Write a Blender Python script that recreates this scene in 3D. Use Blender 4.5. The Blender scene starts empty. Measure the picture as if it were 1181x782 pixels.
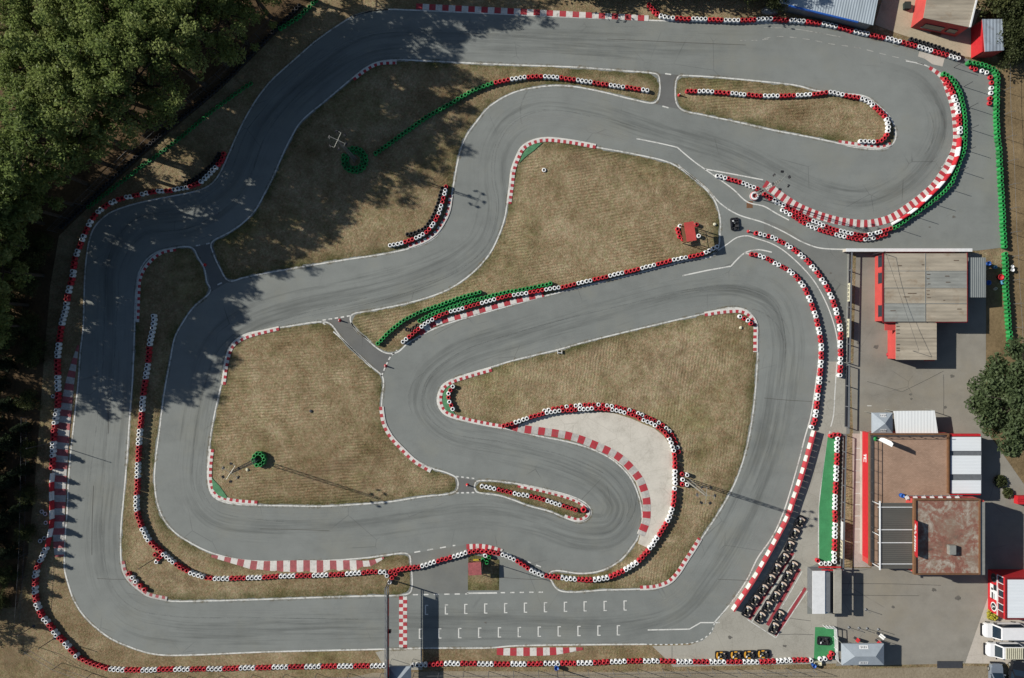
import bpy, bmesh, math, random
from mathutils import Vector, Matrix
from mathutils import geometry as mgeo
random.seed(11)
C = bpy.context.scene.collection
S = 0.118            # metres of ground per pixel of plan
HC = 900 * S         # flying height of the camera
R = math.radians

def P(px, py, z=0.0):
    f = 1.0 - z / HC
    return Vector(((px - 590.5) * S * f, (391.0 - py) * S * f, z))

def G(px, py):
    v = P(px, py)
    return (v.x, v.y)

def T(x0, y0, pts, k=3.91):
    return [(x0 + a / k, y0 + b / k) for a, b in pts]

def tag(o, label=None, cat=None, group=None, kind=None):
    if label: o['label'] = label
    if cat: o['category'] = cat
    if group: o['group'] = group
    if kind: o['kind'] = kind
    return o

def thing(name, label, cat, loc=(0, 0, 0), rz=0.0, group=None):
    o = bpy.data.objects.new(name, None)
    o.empty_display_size = 0.2
    C.objects.link(o)
    o.location = loc
    o.rotation_euler = (0, 0, rz)
    return tag(o, label, cat, group)

def dup(o, parent=None):
    c = o.copy()
    C.objects.link(c)
    if parent: c.parent = parent
    for ch in list(o.children):
        dup(ch, c)
    return c

# ------------------------------------------------------------------ materials
K = 0.70
def lin(c):
    c = c / 255.0
    return c / 12.92 if c <= 0.04045 else ((c + 0.055) / 1.055) ** 2.4
def alb(r, g, b, k=None):
    k = K if k is None else k
    return (min(lin(r) * k, .8), min(lin(g) * k, .8), min(lin(b) * k, .8), 1)

class NT:
    def __init__(s, name):
        s.m = bpy.data.materials.new(name)
        s.m.use_nodes = True
        s.t = s.m.node_tree
        s.n = s.t.nodes
        s.b = s.n['Principled BSDF']
        s.geo = s.n.new('ShaderNodeNewGeometry')
        s.pos = s.geo.outputs['Position']
    def link(s, a, b): s.t.links.new(a, b)
    def noise(s, scale, detail=4, rough=.6, vec=None, dist=0.0):
        n = s.n.new('ShaderNodeTexNoise')
        n.inputs['Scale'].default_value = scale
        n.inputs['Detail'].default_value = detail
        n.inputs['Roughness'].default_value = rough
        n.inputs['Distortion'].default_value = dist
        s.link(vec or s.pos, n.inputs['Vector'])
        return n.outputs['Fac']
    def voro(s, scale, vec=None, feat='F1'):
        n = s.n.new('ShaderNodeTexVoronoi')
        n.feature = feat
        n.inputs['Scale'].default_value = scale
        s.link(vec or s.pos, n.inputs['Vector'])
        return n.outputs['Distance']
    def mapping(s, rot=(0, 0, 0), sc=(1, 1, 1), vec=None):
        n = s.n.new('ShaderNodeMapping')
        n.inputs['Rotation'].default_value = rot
        n.inputs['Scale'].default_value = sc
        s.link(vec or s.pos, n.inputs['Vector'])
        return n.outputs['Vector']
    def wave(s, scale, vec=None, dist=0, det=2, dsc=1, axis='X', prof='SIN'):
        n = s.n.new('ShaderNodeTexWave')
        n.bands_direction = axis
        n.wave_profile = prof
        n.inputs['Scale'].default_value = scale
        n.inputs['Distortion'].default_value = dist
        n.inputs['Detail'].default_value = det
        n.inputs['Detail Scale'].default_value = dsc
        s.link(vec or s.pos, n.inputs['Vector'])
        return n.outputs['Fac']
    def ramp(s, fac, stops):
        n = s.n.new('ShaderNodeValToRGB')
        e = n.color_ramp.elements
        while len(e) < len(stops): e.new(.5)
        for i, (p, c) in enumerate(stops):
            e[i].position = p
            e[i].color = c if len(c) == 4 else (*c, 1)
        s.link(fac, n.inputs['Fac'])
        return n.outputs['Color']
    def mix(s, a, b, fac, mode='MIX'):
        n = s.n.new('ShaderNodeMix')
        n.data_type = 'RGBA'
        n.blend_type = mode
        for v, k in ((fac, 0), (a, 6), (b, 7)):
            if isinstance(v, (int, float)): n.inputs[k].default_value = v
            elif isinstance(v, tuple): n.inputs[k].default_value = v
            else: s.link(v, n.inputs[k])
        return n.outputs[2]
    def maprange(s, v, a, b, c=0., d=1.):
        n = s.n.new('ShaderNodeMapRange')
        s.link(v, n.inputs[0])
        for i, x in enumerate((a, b, c, d)): n.inputs[i + 1].default_value = x
        return n.outputs[0]
    def math(s, op, a, b=None):
        n = s.n.new('ShaderNodeMath')
        n.operation = op
        for i, v in enumerate((a, b)):
            if v is None: continue
            if isinstance(v, (int, float)): n.inputs[i].default_value = v
            else: s.link(v, n.inputs[i])
        return n.outputs[0]
    def bump(s, h, strength=.3, dist=.05):
        n = s.n.new('ShaderNodeBump')
        n.inputs['Strength'].default_value = strength
        n.inputs['Distance'].default_value = dist
        s.link(h, n.inputs['Height'])
        s.link(n.outputs['Normal'], s.b.inputs['Normal'])
    def out(s, col, rough=.8, spec=.3, metal=0.):
        if isinstance(col, tuple): s.b.inputs['Base Color'].default_value = col
        else: s.link(col, s.b.inputs['Base Color'])
        s.b.inputs['Roughness'].default_value = rough
        s.b.inputs['Specular IOR Level'].default_value = spec
        s.b.inputs['Metallic'].default_value = metal
        return s.m

def g3(v): return (v, v, v, 1)

def plain(name, col, rough=.6, var=.18, sc=2.5, metal=0., spec=.4, fine=12., objvar=0.):
    """painted or plain surface with dirt variation"""
    t = NT(name)
    a = t.noise(sc, 5, .65)
    b = t.noise(fine, 3, .6)
    f = t.math('ADD', t.math('MULTIPLY', a, .6), t.math('MULTIPLY', b, .4))
    c = t.mix(col, t.ramp(f, [(.3, g3(1 - var * 1.6)), (.7, g3(1 + var * .3))]), 1.0, 'MULTIPLY')
    if objvar:
        oi = t.n.new('ShaderNodeObjectInfo')
        c = t.mix(c, t.ramp(oi.outputs['Random'], [(0, g3(1 - objvar)), (1, g3(1))]), 1.0, 'MULTIPLY')
    return t.out(c, rough, spec, metal)

def asphalt(name, base, tint=(1, 1, 1), angle=0.0, var=1.0):
    t = NT(name)
    big = t.noise(.045, 5, .6)
    mid = t.noise(.45, 6, .62)
    fine = t.noise(9., 3, .7)
    st = t.noise(.22, 5, .6, t.mapping((0, 0, R(angle)), (.16, 1.6, 1)))
    f = t.math('ADD', t.math('MULTIPLY', big, .36), t.math('MULTIPLY', mid, .25))
    f = t.math('ADD', f, t.math('MULTIPLY', st, .2))
    f = t.math('ADD', f, t.math('MULTIPLY', fine, .19))
    r = t.ramp(f, [(.36, g3(1 - .20 * var)), (.5, g3(1)), (.64, g3(1 + .17 * var))])
    c = t.mix((base[0] * tint[0], base[1] * tint[1], base[2] * tint[2], 1), r, 1., 'MULTIPLY')
    c = t.mix(c, (base[0] * 1.12, base[1] * 1.06, base[2] * .94, 1), t.maprange(t.noise(.11, 5, .68), .5, .7, 0, .6))
    c = t.mix(c, (base[0] * .78, base[1] * .78, base[2] * .78, 1), t.maprange(t.noise(.17, 6, .7, t.mapping((0, 0, .7), (1, 1, 1))), .55, .7, 0, .5))
    # thin cracks
    cr = t.voro(.16, t.mapping((0, 0, .4), (1, 1, 1), None), 'DISTANCE_TO_EDGE')
    crm = t.maprange(cr, 0, .008, 1, 0)
    crn = t.maprange(t.noise(.12, 2), .54, .62, 0, 1)
    c = t.mix(c, g3(.05), t.math('MULTIPLY', t.math('MULTIPLY', crm, crn), .55))
    t.bump(fine, .12, .02)
    return t.out(c, .85, .25)

def grass(name, ang, dry=.5, mow=.21, dark=1.0):
    t = NT(name)
    big = t.noise(.07, 5, .62)
    mid = t.noise(.5, 6, .68, None, .4)
    fin = t.noise(3.4, 4, .92)
    pat = t.noise(.22, 5, .7, None, 1.)
    ff = t.math('ADD', t.math('MULTIPLY', big, .15), t.math('MULTIPLY', mid, .2))
    ff = t.math('ADD', ff, t.math('MULTIPLY', pat, .2))
    ff = t.math('ADD', ff, t.math('MULTIPLY', fin, .45))
    off = (.5 - dry) * .1
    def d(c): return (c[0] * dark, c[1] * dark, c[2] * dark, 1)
    col = t.ramp(ff, [(.36 + off, d(alb(96, 82, 59))), (.44 + off, d(alb(126, 111, 85))), (.505 + off, d(alb(150, 135, 108))),
                      (.575 + off, d(alb(174, 160, 133))), (.67 + off, d(alb(200, 187, 162)))])
    gr = t.ramp(mid, [(.4, d(alb(84, 82, 50))), (.6, d(alb(140, 132, 90)))])
    gm = t.maprange(t.noise(.09, 5, .65, t.mapping((0, 0, 1.1), (1, 1, 1))), .52, .68, 0, .55)
    col = t.mix(col, gr, gm)
    col = t.mix(col, t.ramp(t.noise(2.2, 4, .85), [(.4, (1.1, .97, .93, 1)), (.5, (1, 1, 1, 1)), (.6, (.93, 1.02, .88, 1))]), 1., 'MULTIPLY')
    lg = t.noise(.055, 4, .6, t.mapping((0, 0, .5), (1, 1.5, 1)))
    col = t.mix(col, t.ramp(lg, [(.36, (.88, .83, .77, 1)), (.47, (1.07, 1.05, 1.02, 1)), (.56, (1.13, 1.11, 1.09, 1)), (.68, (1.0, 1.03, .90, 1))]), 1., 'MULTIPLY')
    bare = t.maprange(t.noise(.13, 6, .72, None, .8), .57, .68, 0, .6)
    col = t.mix(col, d(alb(102, 82, 64)), t.math('MULTIPLY', bare, t.maprange(fin, .4, .6, .3, 1.)))
    at = t.n.new('ShaderNodeAttribute')
    at.attribute_name = 'edge'
    e = t.maprange(at.outputs['Fac'], .15, 1.5, 1, 0)
    e = t.math('MULTIPLY', e, t.maprange(t.noise(.35, 4, .7), .36, .62, .1, 1.))
    eg = t.ramp(fin, [(.3, d(alb(48, 62, 28))), (.7, d(alb(86, 94, 50)))])
    col = t.mix(col, eg, t.math('MULTIPLY', e, .85))
    if mow:
        wv = t.wave(.8, t.mapping((0, 0, R(ang)), (1, 1, 1)), 5., 4, .45)
        wv2 = t.math('MULTIPLY', t.math('SUBTRACT', wv, .5), t.maprange(t.noise(.12, 5, .72), .42, .66, .0, 1.))
        mr = t.maprange(wv2, -.5, .5, 1 - mow * 1.5, 1 + mow)
        cc = t.n.new('ShaderNodeCombineColor')
        for i in range(3): t.link(mr, cc.inputs[i])
        col = t.mix(col, cc.outputs[0], 1., 'MULTIPLY')
    t.bump(t.noise(4., 4, .85), .9, .16)
    return t.out(col, .95, .1)

M = {}
ASP = alb(131, 135, 132)
M['asphalt'] = asphalt('track_asphalt', ASP, (1., 1., .99), 8)
M['asphalt_old'] = asphalt('connector_asphalt', alb(112, 113, 111), (1, 1, 1), 60)
M['lot'] = asphalt('lot_asphalt', alb(144, 140, 130), (1, 1, 1), 90, 1.5)
M['lane'] = asphalt('lane_asphalt', alb(124, 126, 122), (1, 1, 1), 70, .9)

M['stain_dark'] = plain('roof_rust_stain', alb(104, 84, 66), .9, .4, 2.)
def concrete(name, c, sc=.3):
    t = NT(name)
    f = t.math('ADD', t.math('MULTIPLY', t.noise(sc, 6, .65), .6), t.math('MULTIPLY', t.noise(5., 4, .7), .4))
    col = t.ramp(f, [(.3, (c[0] * .72, c[1] * .71, c[2] * .69, 1)), (.5, c), (.72, (c[0] * 1.16, c[1] * 1.16, c[2] * 1.16, 1))])
    cr = t.maprange(t.voro(.33, t.mapping((0, 0, .9), (1, 1, 1)), 'DISTANCE_TO_EDGE'), 0, .012, 1, 0)
    col = t.mix(col, (c[0] * .5, c[1] * .48, c[2] * .45, 1), t.math('MULTIPLY', cr, .35))
    return t.out(col, .9, .2)
M['concrete'] = concrete('apron_concrete', alb(168, 165, 154))
M['yard'] = concrete('yard_concrete', alb(182, 170, 146))
M['concrete_pale'] = concrete('pale_concrete', alb(196, 188, 176))
M['gravel_pan'] = concrete('run_off_concrete', alb(208, 203, 191), .5)
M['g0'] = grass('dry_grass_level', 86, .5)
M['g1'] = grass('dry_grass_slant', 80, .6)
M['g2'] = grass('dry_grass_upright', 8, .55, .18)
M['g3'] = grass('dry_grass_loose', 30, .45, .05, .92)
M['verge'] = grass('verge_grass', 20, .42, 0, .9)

def dirt(name, a, b, sc=.25):
    t = NT(name)
    f = t.math('ADD', t.math('MULTIPLY', t.noise(sc, 6, .68), .55), t.math('MULTIPLY', t.noise(2.6, 5, .75), .45))
    t.bump(t.noise(4., 4, .75), .6, .1)
    return t.out(t.ramp(f, [(.32, a), (.66, b)]), .95, .1)
M['litter'] = dirt('leaf_litter', alb(50, 42, 32), alb(118, 97, 72))
M['road'] = dirt('dirt_road', alb(122, 110, 90), alb(168, 157, 136), .12)
M['eastdirt'] = dirt('dry_bank', alb(92, 78, 56), alb(152, 132, 100))

def worn_paint(name, c, lo=.56, hi=.72, amt=.75):
    t = NT(name)
    f = t.math('ADD', t.math('MULTIPLY', t.noise(.5, 5, .7), .6), t.math('MULTIPLY', t.noise(4., 4, .75), .4))
    col = t.mix(c, alb(120, 122, 118), t.math('MULTIPLY', t.maprange(f, lo - .06, hi - .06, 0, 1), amt))
    col = t.mix(col, alb(70, 68, 66), t.maprange(t.noise(1.1, 5, .75, None, .6), .56, .7, 0, .55))
    return t.out(col, .75, .25)
M['line'] = worn_paint('line_paint', alb(222, 222, 216))
M['line_worn'] = worn_paint('worn_line_paint', alb(176, 176, 170), .5, .66, .9)
M['kred'] = worn_paint('kerb_red', alb(180, 60, 68), .56, .8, .5)
M['kwhite'] = worn_paint('kerb_white', alb(220, 217, 210), .56, .78, .55)
M['kred_old'] = plain('kerb_red_faded', alb(184, 100, 102), .8, .35, .9, fine=5)
M['kwhite_old'] = plain('kerb_white_faded', alb(204, 201, 194), .8, .33, .9, fine=5)
M['lane_red'] = plain('lane_red_paint', alb(170, 66, 74), .8, .3, .8, fine=5)
M['carpet'] = plain('green_carpet', alb(80, 158, 104), .95, .22, .8, fine=8, spec=.1)
M['green_paint'] = plain('green_ground_paint', alb(92, 152, 108), .85, .35, .9, fine=5)

def tyre_paint(name, c, ov):
    t = NT(name)
    f = t.math('ADD', t.math('MULTIPLY', t.noise(1.4, 4, .65), .5), t.math('MULTIPLY', t.noise(9., 4, .7), .5))
    oi = t.n.new('ShaderNodeObjectInfo')
    col = t.mix(c, t.ramp(oi.outputs['Random'], [(0, g3(1 - ov)), (.5, g3(1 - ov * .25)), (1, g3(1))]), 1., 'MULTIPLY')
    col = t.mix(col, (.03, .03, .032, 1), t.math('MULTIPLY', t.maprange(f, .53, .68, 0, 1), .6))
    return t.out(col, .55, .35)
M['t_red'] = tyre_paint('tyre_red_paint', alb(204, 44, 56), .3)
M['t_white'] = tyre_paint('tyre_white_paint', alb(246, 247, 246), .22)
M['t_green'] = tyre_paint('tyre_green_paint', alb(36, 152, 74), .42)
M['t_black'] = plain('tyre_rubber', (.018, .018, .02, 1), .8, .3, 2, objvar=.3)
M['rubber'] = plain('black_rubber', (.012, .012, .013, 1), .75, .2)
M['black'] = plain('black_plastic', (.02, .02, .024, 1), .5, .2)
M['dark'] = plain('dark_metal', (.045, .047, .052, 1), .5, .2)
M['grey'] = plain('grey_metal', alb(128, 132, 136), .5, .2, metal=.2)
M['steel'] = plain('galvanised_steel', alb(176, 176, 168), .45, .2, metal=.35)
M['white'] = plain('white_paint', alb(238, 240, 240), .45, .12)
M['van_white'] = plain('van_white_paint', alb(243, 244, 245), .25, .06, spec=.6)
M['silver'] = plain('car_silver_paint', alb(150, 160, 172), .25, .08, metal=.4, spec=.6)
M['car_black'] = plain('car_black_paint', (.012, .013, .016, 1), .22, .08, spec=.6)
M['glass'] = plain('dark_glass', (.012, .022, .035, 1), .08, .1, spec=.7)
M['red'] = plain('red_paint', alb(208, 40, 48), .6, .2)
M['redwall'] = plain('red_wall', alb(206, 78, 72), .8, .2, .7)
M['darkred'] = plain('dark_red_paint', alb(120, 26, 32), .6, .2)
M['beige'] = plain('kart_beige', alb(244, 220, 198), .5, .25)
M['orange'] = plain('kart_orange', alb(238, 176, 60), .5, .25)
M['blue'] = plain('blue_plastic', alb(40, 100, 190), .5, .2)
M['lblue'] = plain('pale_blue_plastic', alb(110, 178, 214), .5, .2)
M['yellow'] = plain('yellow_paint', alb(226, 206, 60), .6, .2)
M['cream'] = plain('cream_banner', alb(222, 218, 190), .7, .15)
M['wood'] = plain('brown_wood', alb(130, 92, 62), .8, .3)
M['bark'] = plain('bark', (.055, .042, .03, 1), .95, .4, 1.5)
M['flower'] = plain('yellow_leaves', alb(200, 190, 60), .8, .3)
M['net'] = plain('green_net', (.02, .03, .025, 1), .9, .2)

def corrugated(name, c, ang, pitch=.25, var=.25, stain=None, bs=.55):
    t = NT(name)
    w = t.wave(.314 / pitch, t.mapping((0, 0, R(ang)), (1, 1, 1)))
    f = t.noise(.5, 5, .65, t.mapping((0, 0, R(ang)), (.3, 1.8, 1) if ang == 90 else (1.6, .35, 1)))
    col = t.mix(c, t.ramp(f, [(.3, g3(1 - var)), (.7, g3(1 + var * .4))]), 1., 'MULTIPLY')
    if stain:
        col = t.mix(col, stain, t.maprange(t.noise(.6, 5, .7), .55, .72, 0, .75))
    n = t.n.new('ShaderNodeBump')
    n.inputs['Strength'].default_value = bs
    n.inputs['Distance'].default_value = .05
    t.link(w, n.inputs['Height'])
    t.link(n.outputs['Normal'], t.b.inputs['Normal'])
    return t.out(col, .6, .3)
M['roof_beige'] = corrugated('beige_roof_sheet', alb(178, 168, 150), 90, .5, .34, alb(146, 128, 106), .4)
M['roof_blue'] = corrugated('blue_grey_roof_sheet', alb(158, 160, 154), 90, .5, .34, alb(130, 126, 118), .4)
M['roof_grey'] = corrugated('grey_roof_sheet', alb(152, 158, 156), 0, .3, .22)
M['roof_white'] = corrugated('white_roof_sheet', alb(236, 240, 240), 0, .42, .06, None, .18)
M['roof_white_h'] = corrugated('white_roof_panel', alb(232, 238, 242), 90, .42, .06, None, .15)
M['roof_shed'] = corrugated('shed_roof_sheet', alb(172, 184, 192), 12, .35, .2)
M['roof_hut'] = corrugated('hut_roof_sheet', alb(156, 168, 180), 0, .45, .35, alb(120, 122, 126))
M['shade_cloth'] = corrugated('grey_shade_cloth', alb(92, 91, 86), 90, .25, .12)

def tiles(name, c, sc):
    t = NT(name)
    n = t.n.new('ShaderNodeTexBrick')
    n.inputs['Scale'].default_value = sc
    n.inputs['Color1'].default_value = c
    n.inputs['Color2'].default_value = (c[0] * .86, c[1] * .84, c[2] * .82, 1)
    n.inputs['Mortar'].default_value = (c[0] * .68, c[1] * .66, c[2] * .64, 1)
    n.inputs['Mortar Size'].default_value = .02
    t.link(t.pos, n.inputs['Vector'])
    f = t.noise(.35, 5, .65)
    col = t.mix(n.outputs['Color'], t.ramp(f, [(.3, g3(.8)), (.7, g3(1.12))]), 1., 'MULTIPLY')
    return t.out(col, .85, .2)
M['terrace'] = tiles('terracotta_tiles', alb(176, 148, 128), 1.6)
M['paver'] = concrete('pink_paving', alb(186, 172, 162), .5)
def rust():
    t = NT('rusty_flat_roof')
    a = t.noise(.34, 7, .72, None, .8)
    b = t.noise(2.2, 5, .7)
    f = t.math('ADD', t.math('MULTIPLY', a, .65), t.math('MULTIPLY', b, .35))
    col = t.ramp(f, [(.38, alb(100, 82, 72)), (.45, alb(136, 92, 80)), (.495, alb(146, 106, 92)), (.53, alb(150, 134, 120)), (.6, alb(178, 168, 156))])
    col = t.mix(col, alb(138, 122, 106), t.maprange(t.noise(.2, 6, .75), .47, .6, 0, .65))
    return t.out(col, .9, .2)
M['rust'] = rust()
def canopy_mat():
    return plain('grey_canopy_cloth', alb(168, 178, 186), .6, .14, 1.2)
M['canopy'] = canopy_mat()

def leafmat(name, c0, c1, c2):
    t = NT(name)
    oi = t.n.new('ShaderNodeObjectInfo')
    f = t.math('ADD', t.math('MULTIPLY', t.noise(.45, 4, .65), .7), t.math('MULTIPLY', t.noise(6., 2), .3))
    f = t.math('ADD', f, t.math('MULTIPLY', t.math('SUBTRACT', oi.outputs['Random'], .5), .16))
    col = t.ramp(f, [(.34, c0), (.52, c1), (.68, c2)])
    t.out(col, .6, .25)
    tr = t.n.new('ShaderNodeBsdfTranslucent')
    t.link(col, tr.inputs['Color'])
    mx = t.n.new('ShaderNodeMixShader')
    mx.inputs[0].default_value = .48
    t.link(t.b.outputs[0], mx.inputs[1])
    t.link(tr.outputs[0], mx.inputs[2])
    t.link(mx.outputs[0], t.n['Material Output'].inputs['Surface'])
    return t.m
M['leaf'] = leafmat('olive_leaves', (.105, .148, .046, 1), (.168, .215, .066, 1), (.25, .285, .105, 1))
M['leaf_dark'] = leafmat('dark_needles', (.018, .028, .015, 1), (.035, .052, .026, 1), (.06, .085, .038, 1))
M['leaf_green'] = leafmat('green_leaves', (.052, .078, .036, 1), (.085, .118, .052, 1), (.135, .165, .078, 1))
M['leaf_bush'] = leafmat('bush_leaves', (.035, .046, .018, 1), (.07, .085, .032, 1), (.13, .14, .05, 1))

# ------------------------------------------------------------------ mesh builder
class MB:
    def __init__(s): s.v = []; s.f = []; s.mi = []
    def add(s, vs, fs, mi=0):
        o = len(s.v)
        s.v += [tuple(v) for v in vs]
        s.f += [tuple(i + o for i in f) for f in fs]
        s.mi += [mi] * len(fs)
        return s
    def box(s, c, d, rz=0., mi=0, tilt=None):
        x, y, z = d[0] / 2, d[1] / 2, d[2] / 2
        vs = [Vector((a * x, b * y, e * z)) for e in (-1, 1) for a, b in ((-1, -1), (1, -1), (1, 1), (-1, 1))]
        m = Matrix.Rotation(rz, 3, 'Z')
        if tilt is not None: m = m @ tilt
        c = Vector(c)
        return s.add([m @ v + c for v in vs], [(3, 2, 1, 0), (4, 5, 6, 7), (0, 1, 5, 4), (1, 2, 6, 5), (2, 3, 7, 6), (3, 0, 4, 7)], mi)
    def prism(s, poly, z0, z1, mi=0, top_mi=None, topscale=None):
        n = len(poly)
        a = sum((poly[i][0] * poly[(i + 1) % n][1] - poly[(i + 1) % n][0] * poly[i][1]) for i in range(n))
        if a < 0: poly = poly[::-1]
        vs = [(x, y, z0) for x, y in poly] + [(x, y, z1) for x, y in poly]
        fs = [(i, (i + 1) % n, (i + 1) % n + n, i + n) for i in range(n)]
        s.add(vs, fs + [tuple(range(n - 1, -1, -1))], mi)
        return s.add(vs[n:], [tuple(range(n))], mi if top_mi is None else top_mi)
    def cyl(s, p0, p1, r0, r1=None, n=10, mi=0, cap=True):
        r1 = r0 if r1 is None else r1
        p0, p1 = Vector(p0), Vector(p1)
        d = (p1 - p0).normalized()
        u = d.orthogonal().normalized()
        w = d.cross(u)
        vs = []
        for p, r in ((p0, r0), (p1, r1)):
            for i in range(n):
                a = 2 * math.pi * i / n
                vs.append(p + (u * math.cos(a) + w * math.sin(a)) * r)
        fs = [(i, (i + 1) % n, (i + 1) % n + n, i + n) for i in range(n)]
        if cap: fs += [tuple(range(n - 1, -1, -1)), tuple(range(n, 2 * n))]
        return s.add(vs, fs, mi)
    def lathe(s, prof, c=(0, 0, 0), n=14, mis=None, closed=False):
        m = len(prof)
        vs = []
        for i in range(n):
            a = 2 * math.pi * i / n
            vs += [(c[0] + r * math.cos(a), c[1] + r * math.sin(a), c[2] + z) for r, z in prof]
        o = len(s.v)
        s.v += vs
        for i in range(n):
            j = (i + 1) % n
            for k in range(m if closed else m - 1):
                l = (k + 1) % m
                s.f.append((o + i * m + k, o + j * m + k, o + j * m + l, o + i * m + l))
                s.mi.append(mis[k] if mis else 0)
        return s
    def strip(s, left, right, mi=0):
        vs = list(left) + list(right)
        n = len(left)
        return s.add(vs, [(i + n, i + n + 1, i + 1, i) for i in range(n - 1)], mi)
    def build(s, name, mats, parent=None, origin=None, smooth=False, bevel=0.):
        me = bpy.data.meshes.new(name)
        vs = s.v
        if origin is not None:
            vs = [(v[0] - origin[0], v[1] - origin[1], v[2] - origin[2]) for v in vs]
        me.from_pydata(vs, [], s.f)
        if not isinstance(mats, (list, tuple)): mats = [mats]
        for m in mats: me.materials.append(M[m] if isinstance(m, str) else m)
        me.polygons.foreach_set('material_index', s.mi)
        if smooth: me.polygons.foreach_set('use_smooth', [True] * len(me.polygons))
        me.update()
        if bevel:
            bm = bmesh.new()
            bm.from_mesh(me)
            bmesh.ops.remove_doubles(bm, verts=bm.verts, dist=1e-5)
            bmesh.ops.bevel(bm, geom=[e for e in bm.edges if len(e.link_faces) == 2 and e.calc_face_angle(0) > .5],
                            offset=bevel, segments=2, affect='EDGES', clamp_overlap=True)
            bm.to_mesh(me)
            bm.free()
        o = bpy.data.objects.new(name, me)
        C.objects.link(o)
        if parent: o.parent = parent
        return o

def arc_pts(pts, step, closed=False):
    """Catmull-Rom through pts, resampled at an even step; pts are pixels"""
    n = len(pts)
    raw = []
    segs = n if closed else n - 1
    for i in range(segs):
        if closed: p0, p1, p2, p3 = pts[(i - 1) % n], pts[i], pts[(i + 1) % n], pts[(i + 2) % n]
        else: p0, p1, p2, p3 = pts[max(i - 1, 0)], pts[i], pts[i + 1], pts[min(i + 2, n - 1)]
        def d(a, b): return max(math.hypot(a[0] - b[0], a[1] - b[1]), 1e-3) ** .5
        t0 = 0; t1 = t0 + d(p0, p1); t2 = t1 + d(p1, p2); t3 = t2 + d(p2, p3)
        L = math.hypot(p2[0] - p1[0], p2[1] - p1[1])
        k = max(2, int(L / 1.0))
        for j in range(k):
            t = t1 + (t2 - t1) * j / k
            o = []
            for ax in (0, 1):
                def lp(a, b, ta, tb): return a if tb - ta < 1e-6 else (a * (tb - t) + b * (t - ta)) / (tb - ta)
                a1 = lp(p0[ax], p1[ax], t0, t1); a2 = lp(p1[ax], p2[ax], t1, t2); a3 = lp(p2[ax], p3[ax], t2, t3)
                b1 = (a1 * (t2 - t) + a2 * (t - t0)) / (t2 - t0) if t2 - t0 > 1e-6 else a1
                b2 = (a2 * (t3 - t) + a3 * (t - t1)) / (t3 - t1) if t3 - t1 > 1e-6 else a2
                o.append((b1 * (t2 - t) + b2 * (t - t1)) / (t2 - t1))
            raw.append(tuple(o))
    raw.append(pts[0] if closed else pts[-1])
    cum = [0]
    for a, b in zip(raw, raw[1:]): cum.append(cum[-1] + math.hypot(b[0] - a[0], b[1] - a[1]))
    tot = cum[-1]
    cnt = max(1, round(tot / step))
    out = []
    k = 0
    for i in range(cnt + (0 if closed else 1)):
        s = tot * i / cnt
        while k < len(cum) - 2 and cum[k + 1] < s: k += 1
        f = (s - cum[k]) / max(cum[k + 1] - cum[k], 1e-6)
        out.append((raw[k][0] + (raw[k + 1][0] - raw[k][0]) * f, raw[k][1] + (raw[k + 1][1] - raw[k][1]) * f))
    return out

def normals(pts, closed=False):
    n = len(pts)
    out = []
    for i in range(n):
        a = pts[(i - 1) % n] if closed or i > 0 else pts[0]
        b = pts[(i + 1) % n] if closed or i < n - 1 else pts[-1]
        dx, dy = b[0] - a[0], b[1] - a[1]
        l = math.hypot(dx, dy) or 1
        out.append((-dy / l, dx / l))
    return out

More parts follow.
